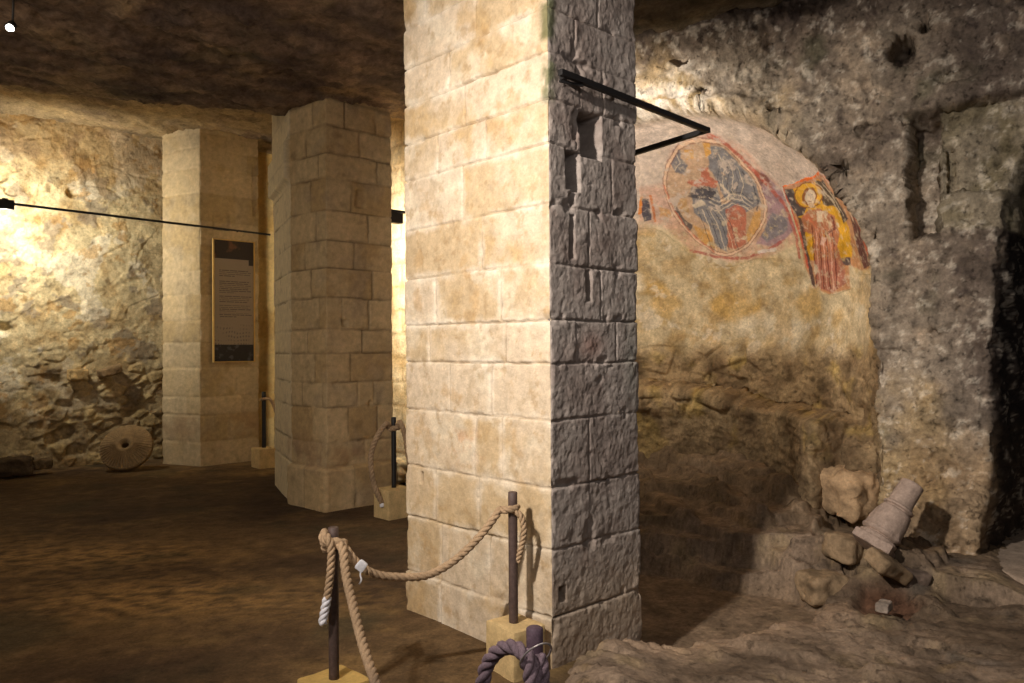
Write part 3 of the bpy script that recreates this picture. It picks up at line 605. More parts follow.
# ------------------------------------------------------------------ masonry pillars
def masonry(name, corners, z0, z1, courses, joints, res, zres, rough, color, holes=(), parent=None, seed=0, foot=None, shift=None, gw=1.0):
    """corners in order (room side right-handed); joints[f][k] = joint positions in metres from the first corner of face f in course k"""
    n = len(corners); cs = [np.array(c, float) for c in corners]; sl = []; fl = []; Lf = []
    for f in range(n):
        L = np.linalg.norm(cs[(f+1) % n]-cs[f]); Lf.append(L); k = max(4, int(L/res[f]))
        s = np.linspace(0, L, k, endpoint=False)
        s = np.unique(np.concatenate([s, np.array([.004, .009, .016, .024]), L-np.array([.004, .009, .016, .024])])); s = s[(s >= 0) & (s < L)]
        sl.append(s); fl.append(np.full(len(s), f))
    s = np.concatenate(sl); f = np.concatenate(fl); zz = np.arange(z0, z1, zres)
    Lf = np.array(Lf); c0 = np.array(cs); T = np.array([(cs[(i+1) % n]-cs[i])/Lf[i] for i in range(n)]); Nr = np.stack([T[:, 1], -T[:, 0]], -1)
    area2 = sum(cs[i][0]*cs[(i+1) % n][1]-cs[(i+1) % n][0]*cs[i][1] for i in range(n))
    if area2 < 0: Nr = -Nr
    base = c0[f]+T[f]*s[:, None]
    d0 = s; d1 = Lf[f]-s; prv = Nr[(f-1) % n]; nxt = Nr[(f+1) % n]; me = Nr[f]
    w0 = np.clip(.5-.5*d0/.014, 0, .5)[:, None]; w1 = np.clip(.5-.5*d1/.014, 0, .5)[:, None]
    nn = me*(1-w0-w1)+prv*w0+nxt*w1
    k = np.linalg.norm(nn, axis=1, keepdims=True); nn = nn/k/np.maximum(k, .6)
    Sg, Zg = np.meshgrid(s, zz, indexing='ij'); Fg = np.broadcast_to(f[:, None], Sg.shape)
    p = np.concatenate([np.broadcast_to(base[:, None], (*Sg.shape, 2)), Zg[..., None]], -1)
    zw = Zg+.010*fbm(p, 3.2, 3, off=seed)+.004*fbm(p, 14, 2, off=seed)
    sw = Sg+.010*fbm(p, 4, 3, off=seed+4)
    ci = np.searchsorted(np.array(courses), zw)-1; cr = np.array(courses)
    dz = np.min(np.abs(zw[..., None]-cr), -1)
    dv = np.full(Sg.shape, 9.0); bi = np.zeros(Sg.shape, int)
    for ff in range(n):
        for kk in range(len(courses)-1):
            m = (Fg == ff) & (ci == kk)
            if not m.any(): continue
            js = joints[ff][kk % len(joints[ff])]
            for j in js:
                dv[m] = np.minimum(dv[m], np.abs(sw[m]-j)); bi[m] += (sw[m] > j)
    bid = (ci*37+bi*101+Fg*17+seed*13) % 251
    rv = _perm[bid]/255.0; rv2 = _perm[(bid+77)]/255.0
    nj = fbm(p, 2.3, 3, off=seed+20)
    deep = sst(-.5, .45, nj)
    d = np.minimum(dz, dv*1.15)/gw
    rg = np.array(rough)[Fg]
    disp = -(.002+.016*deep)*sst(.008, .0015, d+.004*fbm(p, 18, 2, off=seed))-.0012*sst(.02, .0, d)
    chip = sst(.12, .45, fbm(p, 7, 3, off=seed+31))*sst(.05, .0, d); disp -= chip*(.006+.018*rg)
    disp += (rv-.5)*.006+(rv2-.5)*.02*(Sg-Lf[Fg]/2)*.3
    disp += (.0022*fbm(p, 9, 4, .6, off=seed+41))*(1+1.8*rg)+rg*(.0055*fbm(p*np.array([1, 1, .75]), 26, 4, .7, off=seed+51)+.0045*fbm(p, 12, 3, off=seed+55))
    disp -= .010*sst(.33, .5, fbm(p, 3.6, 4, off=seed+61))*(.4+rg)
    edge = np.minimum(Sg, Lf[Fg]-Sg); disp -= .010*sst(.03, .0, edge)*sst(.05, .4, fbm(p, 6, 3, off=seed+71))+.003*sst(.012, 0, edge)
    hm = np.zeros(Sg.shape)
    for (hf, a, b, za, zb, dep) in holes:
        qd = np.maximum(np.maximum(a-sw, sw-b), np.maximum(za-Zg, Zg-zb)); m = sst(.012, -.006, qd+.012*fbm(p, 9, 3, off=a))*(Fg == hf); disp -= m*dep; hm = np.maximum(hm, m)
    if foot: disp += foot[1]*sst(foot[0]+.01, foot[0]-.01, zw)
    if shift is not None: disp += shift(Fg, Sg, Zg)
    pos = p.copy(); pos[..., :2] += nn[:, None]*disp[..., None]
    info = dict(F=Fg, S=Sg, Z=Zg, p=p, rv=rv, rv2=rv2, dz=dz, dv=dv, deep=deep, chip=chip, hm=hm, edge=edge, L=Lf[Fg])
    colr = color(info)
    return grid(name, pos, M_ashlar, colr, wrap=True, flip=(area2 < 0), parent=parent)

# front pillar
c0 = np.array([.207, 3.94]); cL = c0+A[:2]*1.25; cR = c0+Bx[:2]*.72; cB = cL+Bx[:2]*.72
def wl(px): r = (px-512)/F; return (c0[0]-r*c0[1])/(-A[0]+r*A[1])
def wr(px): r = (px-512)/F; return (r*c0[1]-c0[0])/(Bx[0]-r*Bx[1])
cy = [665, 618, 551, 489, 421, 364, 320, 263, 203, 142, 97, 50, 5]
courses_f = [-.3]+[-.12]+[1.6-(y-350)/198 for y in cy[1:]]+[3.60, 3.86, 4.12, 4.5]
LJ = [[], [443, 520], [491, 443], [437, 481], [504, 477], [493, 452], [508, 432], [504, 439], [484], [466], [442, 490], [469], [453], [480], [500, 430], [460], [490]]
RJ = [[], [], [], [], [591], [], [579, 620], [604], [593], [577, 616], [581], [585, 608], [580], [604], [570], [600], [580]]
jl = [[wl(a) for a in r] for r in LJ[1:]]; jr = [[wr(a) for a in r] for r in RJ[1:]]
jl = [[]]+jl; jr = [[]]+jr
jr[4-1] = [wr(591)]
LA, LB = 1.25, .72
def front_col(i):
    p = i['p']; n2 = fbm(p, 2.6, 5, .55, off=3.); n3 = fbm(p, 7, 4, .6, off=13.); n4 = fbm(p, 4.2, 4, off=23.)
    F0 = (i['F'] == 1)
    a = mixc(srgb(208, 190, 164), srgb(192, 168, 130), sst(.0, .5, i['rv2']-.3+.9*n2)*.75)
    a = mixc(a, srgb(222, 210, 186), sst(-.05, .3, n4)*.55*sst(.2, .8, i['rv']+.3)); a = mixc(a, srgb(186, 154, 104), sst(.2, .42, n2)*.5)
    a = mixc(a, srgb(168, 146, 112), sst(.1, .4, n3)*.35); a = mixc(a, srgb(150, 128, 100), i['chip']*.35)
    sm = np.minimum(i['dz'], i['dv'])+.03*fbm(p, 9, 4, .6, off=91.); a = mixc(a, srgb(226, 214, 194), sst(.045, .005, sm)*sst(-.35, .25, n4)*.75)
    a = mixc(a, srgb(164, 134, 92), sst(.12, .4, fbm(p, 11, 4, .65, off=93.))*.45); a = mixc(a, srgb(176, 138, 84), sst(.2, .4, fbm(p, 3.3, 5, .6, off=97.))*.4)
    a = a*(1+.22*fbm(p, 24, 4, .7, off=95.))[..., None]
    a = mixc(a, srgb(190, 116, 58), np.exp(-(((i['S']-.55)/.16)**2+((i['Z']-1.06)/.09)**2))*sst(-.1, .3, n3)*.55)
    a = mixc(a, srgb(190, 160, 108), np.exp(-((i['Z']-.75)/.45)**2)*.18)
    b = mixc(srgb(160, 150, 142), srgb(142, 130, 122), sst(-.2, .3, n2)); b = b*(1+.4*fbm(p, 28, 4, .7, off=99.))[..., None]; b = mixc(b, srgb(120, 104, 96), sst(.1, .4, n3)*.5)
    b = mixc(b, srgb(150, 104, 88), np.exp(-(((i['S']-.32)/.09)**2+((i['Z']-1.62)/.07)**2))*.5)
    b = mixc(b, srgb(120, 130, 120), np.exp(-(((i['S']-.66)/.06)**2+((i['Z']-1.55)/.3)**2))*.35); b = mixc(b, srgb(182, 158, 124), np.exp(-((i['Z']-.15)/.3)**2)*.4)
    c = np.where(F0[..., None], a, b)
    da = np.where(F0, i['L']-i['S'], i['S'])     # distance from the near corner
    al = sst(.075, .02, da-.02*n3)*(sst(2.82, 2.9, i['Z'])*sst(3.12, 3.05, i['Z'])+sst(3.15, 3.2, i['Z']))*sst(-.3, .15, n3)
    c = mixc(c, srgb(74, 84, 44), al*.75); c = mixc(c, srgb(94, 76, 52), sst(.006, .001, np.minimum(i['dz'], i['dv']))*i['deep']*.6)
    return mixc(c, srgb(92, 78, 66), i['hm']*.5)
# face order: far-left corner -> near corner is face 1 (its s runs towards the near corner), near corner -> right is face 2
jl_r = [[LA-a for a in r] for r in jl]
gen = [[.25], [.45, .9], [.3]]
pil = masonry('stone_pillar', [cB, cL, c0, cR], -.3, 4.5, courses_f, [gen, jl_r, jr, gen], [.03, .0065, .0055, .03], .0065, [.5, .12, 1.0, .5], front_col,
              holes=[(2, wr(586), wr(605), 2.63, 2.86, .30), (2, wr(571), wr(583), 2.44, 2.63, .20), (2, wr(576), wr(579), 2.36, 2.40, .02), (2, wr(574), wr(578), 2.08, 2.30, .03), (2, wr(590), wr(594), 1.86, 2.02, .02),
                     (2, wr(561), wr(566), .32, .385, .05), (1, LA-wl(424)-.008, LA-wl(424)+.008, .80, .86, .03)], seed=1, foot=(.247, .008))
tag(pil, 'large pale ashlar stone pillar in the foreground, with iron bar on its right face', 'pillar')

def plain_col(base, warm, grey, strip=None):
    def fn(i):
        p = i['p']; n2 = fbm(p, 2.2, 5, .55, off=9.); n3 = fbm(p, 6, 4, .6, off=19.)
        a = mixc(base, warm, sst(.0, .5, i['rv2']-.3+.9*n2)*.7); a = mixc(a, grey, sst(.0, .35, fbm(p, 3, 4, off=31.))*.5)
        a = mixc(a, base*1.15, (i['rv'] > .7)*.5); a = a*(1+.3*fbm(p, 16, 4, .7, off=99.))[..., None]
        if strip is not None: a = mixc(a, srgb(226, 212, 180), (i['F'] == strip)*.8); a = mixc(a, srgb(96, 76, 52), sst(.014, .003, np.minimum(i['dz'], i['dv']))*i['deep']*.75)  # strip face: paler smooth stone, brightened to help it look lit
        a = mixc(a, srgb(110, 90, 64), sst(.2, .5, n3)*.3)
        return mixc(a, srgb(150, 112, 84), np.exp(-(((i['Z']-.55)/.2)**2))*sst(.0, .3, n2)*.4)
    return fn
# middle pillar
k0 = np.array([-1.84, 7.85]); k1 = np.array([-2.31, 8.26]); k2 = np.array([-2.83, 9.40]); k3 = k2+Bx[:2]*.9; k4 = k0+Bx[:2]*.80
cy2 = [509, 466, 442, 407, 382, 352, 328, 296, 266, 238, 208, 175, 150, 122, 95]
cs2 = [-.3]+[1.6-(y-350)/F*7.85 for y in cy2[1:]]+[4.35, 4.8]
rj = [[.3], [.45], [.25, .6], [.36, .56], [.28], [.42], [.18, .5], [.55], [.33], [.5], [.3], [.62], [.4], [.22, .6], [.35], [.5]]
lj = [[.3], [.5], [.38], [.2, .55], [.42], [.3], [.5], [.36], [.25], [.45], [.36], [.5], [.28], [.4], [.3], [.5]]
sj = [[], [.1], [.5]]
def shift2(Fg, Sg, Z):
    sh = .05*sst(.43, .40, Z)*((Fg == 2) | (Fg == 3)) - .0
    return sh + .07*sst(3.45, 3.50, Z+.05*(Fg == 1))*(Fg == 1)*sst(0, .02, Sg) - .05*sst(3.82, 3.86, Z)*(Fg == 1)
pm = masonry('stone_pillar', [k3, k2, k1, k0, k4], -.3, 4.7, cs2, [gen, sj, lj, rj, gen], [.05, .02, .014, .014, .05], .014, [.3, .1, .2, .35, .3],
             plain_col(srgb(198, 174, 134), srgb(180, 150, 104), srgb(170, 150, 124), strip=1), seed=5, gw=1.5, shift=shift2,
             holes=[(3, .36, .46, 3.10, 3.28, .05), (3, .19, .235, 1.86, 1.92, .05), (3, .50, .54, 1.02, 1.07, .03)])
tag(pm, 'buff stone pillar in the middle, with a notched stepped corner on its left', 'pillar')
# rear left pillar, against the wall
q0 = np.array([-4.335, 10.95]); q1 = np.array([-5.02, 11.30]); q2 = q1+np.array([.75, .72])*.7; q3 = q0+Bx[:2]*.92
def wq(px): r = (px-512)/F; return (r*q0[1]-q0[0])/(Bx[0]-r*Bx[1])
q3 = q0+Bx[:2]*wq(262)
cy3 = [466, 440, 413, 395, 366, 340, 318, 292, 268, 243, 218, 190, 165, 145]
cs3 = [-.3]+[1.6-(y-350)/F*10.95 for y in cy3]+[4.7, 5.2]
pr_ = masonry('stone_pillar', [q2, q1, q0, q3], -.3, 5.1, cs3, [gen, [[], [.4], [], [.5]], [[.5], [.25, .7], [.4], [.6]], gen], [.06, .02, .02, .06], .018, [.3, .1, .25, .3],
              plain_col(srgb(200, 180, 144), srgb(182, 158, 114), srgb(176, 160, 132)), seed=8, gw=1.9, holes=[(2, .20, .42, 3.35, 3.55, .05), (2, .78, .81, 3.6, 4.35, .05)])
tag(pr_, 'rear stone pillar beside the rubble wall, carrying the tall information panel', 'pillar')
# cut stone pier behind it
g0 = np.array([-3.98, 12.10]); g1 = g0+A[:2]*.6; g3 = g0+Bx[:2]*1.1; g2 = g1+Bx[:2]*1.1
pg = masonry('stone_pillar', [g2, g1, g0, g3], -.3, 5.2, [-.3+.42*k for k in range(14)], [gen, gen, [[.2], [.5]], gen], [.08, .04, .03, .08], .03, [.2, .2, .3, .2],
             plain_col(srgb(206, 178, 120), srgb(190, 152, 88), srgb(180, 156, 112)), seed=9)
tag(pg, 'narrow sliver of warmly lit masonry visible between rear and middle pillars', 'pillar')

# ------------------------------------------------------------------ rails and lamps
def bar(pts, r=.014, name='light_rail', parent=None, mat=None):
    parts = []
    for a, b in zip(pts[:-1], pts[1:]):
        a = np.array(a, float); b = np.array(b, float); ax = (b-a); L = np.linalg.norm(ax); ax /= L; az = np.array([0, 0, 1.0])
        if abs(ax[2]) > .9: az = np.array([0, 1.0, 0])
        ay = np.cross(az, ax); ay /= np.linalg.norm(ay); az = np.cross(ax, ay)
        parts.append(bbox_arrays((a+b)/2, (L/2+r, r, r), ax, ay, az, n=5, noise=0, rnd=.003))
    V, q = join_arrays(parts); return raw_mesh(name, V, q, mat or M_black, parent, smooth=False)
Bn = np.array([Bx[1], -Bx[0], 0])                                   # out of the right-hand faces
r0 = np.array([*c0, 3.0])+Bx*.045+Bn*.055; rE = r0+Bx*1.31; rE[2] = 2.955
rF = rE+A*1.5; rF[2] = 2.86
t = empty('light_rail', tuple(r0)); tag(t, 'black L-shaped bar fixed to the right face of the foreground pillar', 'lamp rail')
def rel(t, pts): return [np.array(p, float)-np.array(t.location) for p in pts]
bar(rel(t, [r0, rE, rF]), .016, 'rail_tube', t)
bar(rel(t, [r0+Bx*.05, r0+Bx*.05-Bn*.07]), .012, 'wall_bracket', t); bar(rel(t, [r0+Bx*.15-Bn*.0+np.array([0, 0, -.03]), r0+Bx*.02-Bn*.03+np.array([0, 0, -.03])]), .007, 'wall_bracket', t)
# left rail
l1 = np.array([-3.60, 11.69, 3.35])+Bn*.03; l0 = l1-Bx*5.2; l0[2] = 3.44
t = empty('light_rail', tuple(l0)); tag(t, 'long thin black bar in front of the left rubble wall', 'lamp rail')
bar(rel(t, [l0, l1]), .015, 'rail_tube', t); bar(rel(t, [l1-Bx*.5, l1-Bx*.5-Bn*.07]), .015, 'wall_bracket', t)
def lamp(loc, aim, label, ax=Bx):
    t = empty('track_spotlight', tuple(loc)); tag(t, label, 'spotlight')
    V, q = bbox_arrays((0, 0, -.065), (.095, .04, .058), ax, np.cross([0, 0, 1], ax), n=5, noise=0, rnd=.008); raw_mesh('lamp_housing', V, q, M_black, t)
    V, q = bbox_arrays((0, 0, -.004), (.03, .02, .012), ax, np.cross([0, 0, 1], ax), n=4, noise=0, rnd=.003); raw_mesh('clamp', V, q, M_black, t)
    d = np.array(aim, float)-np.array(loc); d /= np.linalg.norm(d)
    V, q, _ = tube_arrays([np.array([0, 0, -.065])+d*.040, np.array([0, 0, -.065])+d*.052], [.03, .03], 12); raw_mesh('lens', V, q, M_glow, t)
    return t
lamp(l0+Bx*1.83+np.array([0, 0, .016]), (-6.5, 10.75, 3.0), 'small black spotlight box hanging from the bar at the left edge')
b0 = np.array([-1.36, 8.36, 3.12]); b1 = b0+Bx*1.0
t = empty('light_rail', tuple(b0)); tag(t, 'short dark bar in the bright gap between middle and foreground pillars', 'lamp rail'); bar(rel(t, [b0, b1]), .014, 'rail_tube', t)
lamp(b0+Bx*.16+np.array([0, 0, -.012]), (-1.6, 10.3, 2.4), 'black spotlight box glimpsed in the bright gap beside the foreground pillar')
# small ceiling lamp
cl = P(10, 27, 5.6)
t = empty('ceiling_spotlight', tuple(cl)); tag(t, 'tiny bright white spotlight on the dark ceiling, top left', 'spotlight')
V, q, _ = tube_arrays([(0, 0.03, .03), (0, 0, 0)], [.03, .035], 14); raw_mesh('lamp_housing', V, q, M_black, t)
V, q, _ = tube_arrays([(0, 0.01, -.0), (0.003, -.014, -.012)], [.026, .024], 14); raw_mesh('lens', V, q, M_glow, t)
V, q, _ = tube_arrays([(0, 0.03, .03), (0, .05, .42)], [.008, .008], 8); raw_mesh('stem', V, q, M_black, t)

# ------------------------------------------------------------------ information panel
pa = q0+Bx[:2]*wq(215); pbb = q0+Bx[:2]*wq(255.5); Lp = np.linalg.norm(pbb-pa); zt, zb = 3.20, 1.46; cen = np.array([*((pa+pbb)/2), (zt+zb)/2])+Bn*.05
t = empty('information_panel', tuple(cen)); tag(t, 'tall narrow printed information panel with dark top and bottom bands', 'sign')
V, q = bbox_arrays((0, 0, 0), (Lp/2, .010, (zt-zb)/2), Bx, -Bn, n=4, noise=0, rnd=.002); raw_mesh('backing_board', V, q, M_frame, t)
gx, gz = np.meshgrid(np.linspace(-Lp/2+.012, Lp/2-.012, 150), np.linspace(-(zt-zb)/2+.006, (zt-zb)/2-.006, 440), indexing='ij')
tx = (gx+Lp/2)/Lp; tz = ((zt-zb)/2-gz)/(zt-zb); pp = v3(gx, gz, gx*0)
c = np.broadcast_to(srgb(150, 134, 118), (*gx.shape, 3)).copy()
top = tz < .155; nn_ = fbm(pp, 7, 4); c[top] = mixc(srgb(44, 32, 32), srgb(110, 70, 52), sst(.05, .45, nn_[top]))
bl = (tx > .86) & (tz >= .15) & (tz < .20); c[bl] = srgb(52, 42, 42)
bot = tz > .86; c[bot] = mixc(srgb(30, 28, 34), srgb(74, 72, 80), sst(.1, .4, fbm(pp, 11, 3, off=5.)[bot]))
rowh = .0152; row = np.floor(tz/rowh); fr = tz/rowh-row
blocks = [(.245, .30), (.335, .44), (.455, .52), (.535, .585), (.60, .635)]
for a, b in blocks:
    rl = .93-.10*((row*7.3) % 1)-np.where(((row+1)*rowh > b), .35, 0)
    word = np.sin(tx*95+row*2.7)+np.sin(tx*61+row*5.1) > -1.35
    m = (tz > a) & (tz < b) & (fr > .25) & (fr < .62) & (tx > .14) & (tx < rl) & word; c[m] = srgb(86, 74, 68)
dr = (tz > .68) & (tz < .86); sk = np.abs(np.sin((tx+.08*fbm(pp, 3, 2))*46)*np.cos(tz*95+3*fbm(pp, 4, 2)))
c[dr] = mixc(c[dr], srgb(88, 78, 76), (sst(.55, .9, sk)*.7*sst(.68, .72, tz))[dr]*sst(-.3, .2, fbm(pp, 5, 3, off=9.))[dr])
pos = gx[..., None]*Bx+gz[..., None]*np.array([0, 0, 1.0])+Bn*.012
grid('printed_sheet', pos, M_mark, c, parent=t)
for s in (-1, 1):
    V, q = bbox_arrays(Bx*s*(Lp/2)+Bn*.004, (.010, .02, (zt-zb)/2+.008), Bx, -Bn, n=4, noise=0, rnd=.003); raw_mesh('frame_strip', V, q, M_frame, t)
for s in (-1, 1):
    V, q = bbox_arrays(np.array([0, 0, s*((zt-zb)/2)])+Bn*.004, (Lp/2, .016, .006), Bx, -Bn, n=4, noise=0, rnd=.002); raw_mesh('frame_strip', V, q, M_frame, t)

# ------------------------------------------------------------------ millstone
def orient(o, zdir, loc):
    o.rotation_euler = Vector(zdir).to_track_quat('Z', 'Y').to_euler(); o.location = loc
Rm = .335; rr_ = np.concatenate([[.045, .05], np.linspace(.06, Rm-.02, 60), [Rm-.01, Rm-.003, Rm]]); th = np.linspace(0, 2*math.pi, 360, endpoint=False)
TH, RR = np.meshgrid(th, rr_, indexing='ij')
prof = .085*(1-(RR/Rm)**2)**.8+.05; prof = np.where(RR < .052, prof-.03, prof); prof -= .02*sst(.09, .05, RR)
gr = (.5+.5*np.cos(TH*46))**1.5; gmask = sst(.09, .14, RR)*sst(Rm, Rm-.02, RR)*(.25+.75*sst(.3, -.3, np.sin(TH)))
prof -= .020*gr*gmask; prof = np.where(RR >= Rm-.001, .02, prof)
rw = RR*(1+.012*fbm(v3(np.cos(TH), np.sin(TH), TH*0), 2, 3)); fr_ = v3(rw*np.cos(TH), rw*np.sin(TH), prof+.004*fbm(v3(RR*np.cos(TH), RR*np.sin(TH), RR*0), 12, 3))
ring = fr_.reshape(360, -1, 3); back = ring[:, ::-1].copy(); back[..., 2] = -.02-.02*(1-(RR[:, ::-1]/Rm)); full = np.concatenate([ring, back, ring[:, :1]], 1)
ms = grid('millstone', full, M_mill, wrap=True, flip=False)
ctr = P(127, 442, 10.62); zd = np.array([.12, -.80, .58]); zd /= np.linalg.norm(zd)
orient(ms, zd, tuple(ctr)); ms.location.z = Rm*math.sqrt(1-zd[2]**2)+.03
tag(ms, 'round grooved millstone with a centre hole leaning against the left wall', 'millstone')

# ------------------------------------------------------------------ barrier posts
def post(name, base_c, bw, bh, top_z, r, rot, label, base_mat, post_mat=M_iron, taper=.0, seed=1, lean=(0, 0), pos_off=(0, 0), group=None):
    t = empty('barrier_post', (base_c[0], base_c[1], 0), rot); tag(t, label, 'barrier post', group)
    V, q = bbox_arrays((0, 0, bh/2-.02), (bw[0]/2, bw[1]/2, bh/2+.02), n=14, noise=.006, rnd=.012, seed=seed, taper=taper); raw_mesh('base_block', V, q, base_mat, t)
    zz = np.linspace(bh-.03, top_z, 14); pts = np.stack([pos_off[0]+lean[0]*(zz-bh), pos_off[1]+lean[1]*(zz-bh), zz], -1)
    pts = np.concatenate([pts, pts[-1:]+np.array([[0, 0, .004]])]); rad = np.full(len(pts), r); rad[-1] = r*.75
    V, q, _ = tube_arrays(pts, rad, 16); raw_mesh('post', V, q, post_mat, t)
    return t
rotA = math.atan2(Bx[1], Bx[0])
pA = P(334, 675, 3.55)                                          # foreground post
post('barrier_post', (pA[0], pA[1]), (.24, .24), .12, .80, .0235, rotA+.05, 'dark iron post on a yellow stone slab, front left, knotted rope on top', M_blocky, seed=2)
pB = np.array([.0, 3.93, 0])
post('barrier_post', (pB[0]+.02, pB[1]+.0), (.20, .24), .235, .885, .0235, rotA-.12, 'dark iron post on a stone cube against the foreground pillar', M_block, seed=5, pos_off=(-.01, 0.0))
pC = np.array([.062, 2.08, 0])
post('barrier_post', (pC[0], pC[1]), (.22, .22), .12, .86, .0225, .3, 'violet-grey post wrapped in rope at the bottom edge', M_block, M_ironv, seed=7)
pD = P(394, 485, 7.55)
post('barrier_post', (pD[0]-.0, pD[1]), (.30, .26), .28, .955, .024, rotA, 'dark post on a low block between middle and foreground pillars', M_block, M_black, seed=9)
pE = P(264, 443, 10.85)
post('barrier_post', (pE[0]+.0, pE[1]), (.26, .26), .27, 1.04, .028, rotA, 'far thin post on a stone block beside the rear pillar', M_block, M_black, seed=11)

# ropes
def rope(label, pts, r, mat, pitch=.10, extras=(), loc=None):
    parts = rope_arrays(pts, r, pitch)
    for e in extras: parts += rope_arrays(e, r, pitch)
    V, q = join_arrays(parts); cl_ = mixc(srgb(172, 146, 116), srgb(146, 126, 134), sst(3.0, 2.4, V[:, 1])); cl_ = cl_*(1+.5*fbm(V, 6, 3))[:, None]  # turns violet at the near end: cooler light and ageing as colour
    o = raw_mesh('barrier_rope', V, q, mat, None, cl_); tag(o, label, 'rope'); return o
def ringpts(c, rad, a0, a1, z0, z1, n=12):
    a = np.linspace(a0, a1, n); return [np.array([c[0]+rad*math.cos(x), c[1]+rad*math.sin(x), z0+(z1-z0)*i/(n-1)]) for i, x in enumerate(a)]
kn = np.array([pA[0], pA[1]])
main = ringpts(kn, .043, -.2*math.pi+math.pi, 1.75*math.pi, .735, .745, 8)+[P(345, 548, 3.53), P(357, 563, 3.55), P(375, 574, 3.60), P(400, 577, 3.66), P(428, 575, 3.73), P(455, 560, 3.79), P(480, 536, 3.84), P(497, 514, 3.88)]
kb = pB[:2]+np.array([-.01, 0])
main += ringpts(kb, .043, 1.05*math.pi, 2.0*math.pi, .80, .81, 7)
r1 = rope('twisted rope sagging from front left post to the foreground pillar post', main, .0195, M_rope)
# white tag on it
tg = P(361, 566, 3.50)
V, q = bbox_arrays(tg, (.022, .010, .022), ax=(.8, .1, -.6), ay=(.1, 1, .1), az=(.6, 0, .8), n=7, noise=.012, rnd=.006, seed=4); raw_mesh('white_tape', V, q, M_tape, r1)['label'] = 'white tape tag'
V, q, _ = tube_arrays(catmull([tg+np.array([0, 0, -.02]), tg+np.array([-.004, 0, -.045]), tg+np.array([.004, 0, -.06]), tg+np.array([-.008, 0, -.08])], .006), .004, 6); raw_mesh('white_tape', V, q, M_tape, r1)['label'] = 'white tape tag'
# knot and hanging end on the front post
hang = [P(323, 533, 3.55)+np.array([.0, .02, .0]), P(326, 536, 3.50), P(331, 545, 3.49), P(331, 565, 3.49), P(329, 585, 3.49), P(326, 604, 3.49), P(323, 620, 3.49)]
loop = [P(338, 560, 3.50)]
knot = ringpts(kn, .047, .9*math.pi, 2.9*math.pi, .765, .70, 22)
r2 = rope('short rope end with white taped tip hanging from the front left post', hang, .0185, M_rope, .085, extras=[])
e = np.array(hang[-3:]); V, q = join_arrays(rope_arrays([e[0]*.35+e[1]*.65, e[1]*.3+e[2]*.7, e[2]+(e[2]-e[1])*.25], .0200, .085)); raw_mesh('taped_tip', V, q, M_tape, r2)['label'] = 'white taped rope tip'
down = knot+[P(341, 546, 3.50), P(346, 575, 3.40), P(354, 610, 3.24), P(363, 645, 3.08), P(376, 684, 2.90), P(395, 735, 2.70), np.array([-.28, 2.42, .40]), np.array([-.18, 2.24, .44]), P(480, 690, 2.12), P(487, 665, 2.11), P(499, 650, 2.09), P(513, 647, 2.06), P(524, 654, 2.03), P(530, 670, 2.02)]
down += [P(531, 700, 2.02), P(530, 730, 2.02)]
r3 = rope('thick rope dropping from front left post toward the near violet-grey post', down, .020, M_ropev if False else M_rope, .10)
tail = [P(516, 512, 3.90), P(521, 516, 3.89), P(524, 528, 3.89), P(523, 540, 3.90), P(520, 552, 3.91), P(518, 562, 3.92)]
rope('loose rope tail hanging beside the post at the foreground pillar', [np.array([kb[0]+.02, kb[1]+.03, .80])]+tail, .0165, M_rope, .08)
wrap = ringpts(pC[:2], .040, -.9*math.pi, 1.6*math.pi, .60, .73, 26)
wr_o = rope('violet-grey rope strands hanging beside the near bottom-edge post', [P(526, 652, 2.03)+np.array([0, 0, .0]), P(533, 664, 2.03), P(537, 680, 2.03), P(538, 700, 2.03), P(537, 730, 2.04)], .017, M_ropev, .08,
            extras=[[P(540, 655, 2.05), P(543, 668, 2.04), P(543, 690, 2.04), P(541, 720, 2.05)]])
wa = np.linspace(0, 2*math.pi, 40); wc = P(531, 655, 2.03)
wpts = [wc+np.array([.040*math.cos(a)+.012, -.030*math.sin(a)-.01, .038*math.sin(a)*1.0+.02*math.cos(a)]) for a in wa]
V, q, _ = tube_arrays(wpts, .0028, 6); wl_o = raw_mesh('wire_loop', V, q, M_wire); tag(wl_o, 'thin pale wire loop around the rope at the near post', 'wire')
# rope at the middle post
kd = np.array([pD[0], pD[1]]); zz_ = .86
rope('brown rope looping down left of the post between the pillars, white tip', ringpts(kd, .045, 0.2*math.pi, -.85*math.pi, .86, .85, 7)+[P(386, 424, 7.45), P(377, 437, 7.42), P(371, 455, 7.42), P(372, 475, 7.42), P(376, 490, 7.42), P(382, 503, 7.42)], .027, M_rope, .12)
tip = P(382, 505, 7.42); o = bpy.data.objects[[x.name for x in bpy.data.objects if x.name.startswith('barrier_rope')][-1]]
V, q = bbox_arrays(tip, (.022, .022, .022), n=6, noise=.004, rnd=.014); raw_mesh('taped_tip', V, q, M_tape, o)['label'] = 'white taped rope tip'
rope('brown rope passing behind the foreground pillar from the middle post', [np.array([kd[0]+.03, kd[1], .87]), P(400, 422, 7.5), P(405, 436, 7.5), P(408, 455, 7.5), P(412, 470, 7.4), P(422, 476, 7.3)], .025, M_rope, .12)
ke = np.array([pE[0], pE[1]])
rope('thin rope curving from the far post to the middle pillar', [np.array([ke[0]-.04, ke[1]-.03, .93]), np.array([ke[0]+.02, ke[1]-.04, .95]), P(271, 400, 10.75), P(276, 412, 10.7), P(281, 425, 10.6), P(290, 432, 10.5)], .022, M_rope, .12)

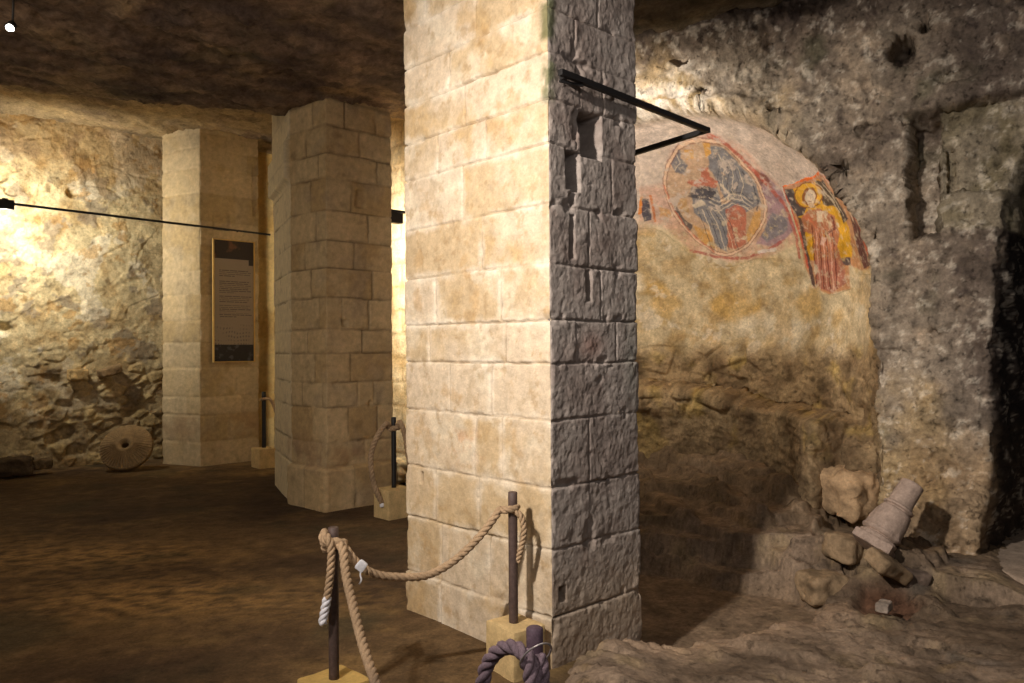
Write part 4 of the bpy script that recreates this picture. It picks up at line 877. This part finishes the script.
# ------------------------------------------------------------------ leaning column fragment and stones
prf = [(.0, 0), (.125, 0), (.134, .006), (.136, .030), (.120, .036), (.112, .044), (.128, .052), (.142, .066), (.142, .078), (.136, .086), (.132, .10), (.130, .16), (.124, .22), (.116, .262), (.098, .270), (.098, .280), (.114, .288), (.114, .302), (.098, .310), (.094, .320), (.088, .336), (.086, .36), (.084, .45), (.082, .50), (.06, .51), (0, .51)]
prf = np.array(prf); tt = np.linspace(0, len(prf)-1, 130); pr_r = np.interp(tt, np.arange(len(prf)), prf[:, 0]); pr_z = np.interp(tt, np.arange(len(prf)), prf[:, 1])
TH, K = np.meshgrid(np.linspace(0, 2*math.pi, 72, endpoint=False), np.arange(130), indexing='ij'); rad = pr_r[K]; zz = pr_z[K]
pp = v3(rad*np.cos(TH), rad*np.sin(TH), zz); dn_ = .003*fbm(pp, 8, 4)-.012*sst(.2, .5, fbm(pp, 5, 3, off=8.)); pp[..., 0] += np.cos(TH)*dn_; pp[..., 1] += np.sin(TH)*dn_
colf = empty('column_fragment'); tag(colf, 'carved stone column base fragment leaning against the right pier', 'column fragment')
o = grid('moulded_shaft', pp, M_column, wrap=True, flip=True, parent=colf)
V, q = bbox_arrays((0, 0, -.030), (.138, .138, .036), n=12, noise=.010, rnd=.015, seed=6); raw_mesh('plinth', V, q, M_column, colf)
b_ = P(876, 541, 5.30); t_ = P(913, 484, 5.36); zd = t_-b_
orient(colf, zd, tuple(b_)); colf.scale = (.94, .94, .94); colf.rotation_euler = (Vector(zd).to_track_quat('Z', 'Y')@Matrix.Rotation(math.radians(42), 3, 'Z').to_quaternion()).to_euler()

def stone(label, c, half, seed, col, rot=0, tilt=(0, 0), group=None):
    n = 18; V, q = bbox_arrays((0, 0, 0), half, n=n, noise=min(half)*.28, rnd=min(half)*.45, seed=seed)
    pv = np.asarray(V); nv = fbm(pv+seed, 6, 3); V = pv*(1+.16*nv[:, None])
    cl = mixc(col, np.array(col)*.6, sst(-.1, .4, fbm(pv+seed, 9, 3)))
    o = raw_mesh('rubble_stone', V, q, M_rubble, None, cl); o.location = tuple(c); o.rotation_euler = (tilt[0], tilt[1], rot); tag(o, label, 'stone', group); return o
G1 = srgb(150, 128, 100); G2 = srgb(176, 146, 108); G3 = srgb(120, 104, 92)
stone('flat broken slab tilted below the leaning column fragment', P(888, 566, 5.12), (.15, .09, .05), 3, G1, .5, (.5, .45))
stone('rounded pale boulder jutting from the apse foot', P(846, 492, 6.5), (.17, .24, .19), 8, srgb(190, 160, 124), .4)
stone('stone at the base of the pier, right of the column fragment', P(912, 578, 5.22), (.09, .08, .06), 12, G3, .2, (.1, .2))
stone('small white-grey stone in the reddish hollow', P(884, 606, 4.82), (.055, .04, .03), 14, srgb(170, 156, 142), .8)
stone('squat yellowish rock left of the narrow slot', P(824, 588, 5.35), (.15, .12, .10), 17, G1, .2)
stone('light weathered rock lying below the column plinth, left side', P(846, 548, 5.5), (.13, .12, .09), 21, G1, .7, (.1, .1))
stone('dark squared stone at the foot of the left wall, left edge', P(14, 466, 10.1), (.20, .16, .11), 25, srgb(92, 76, 58), .6)
stone('dark flat stone by the left wall, next to the millstone', P(40, 464, 10.35), (.13, .10, .07), 28, srgb(108, 90, 66), .8)
stone('yellowish rock jutting from rubble low on the left wall', P(78, 375, 11.0), (.12, .10, .08), 31, srgb(190, 160, 110), .75)
stone('grey rock jutting from rubble, middle of the left wall', P(110, 371, 11.22), (.15, .10, .06), 34, srgb(140, 116, 84), .75, (0, -.3))
stone('pale stone block at the ground in the gap between pillars', P(402, 470, 9.4), (.2, .16, .14), 37, srgb(210, 190, 150), .7)
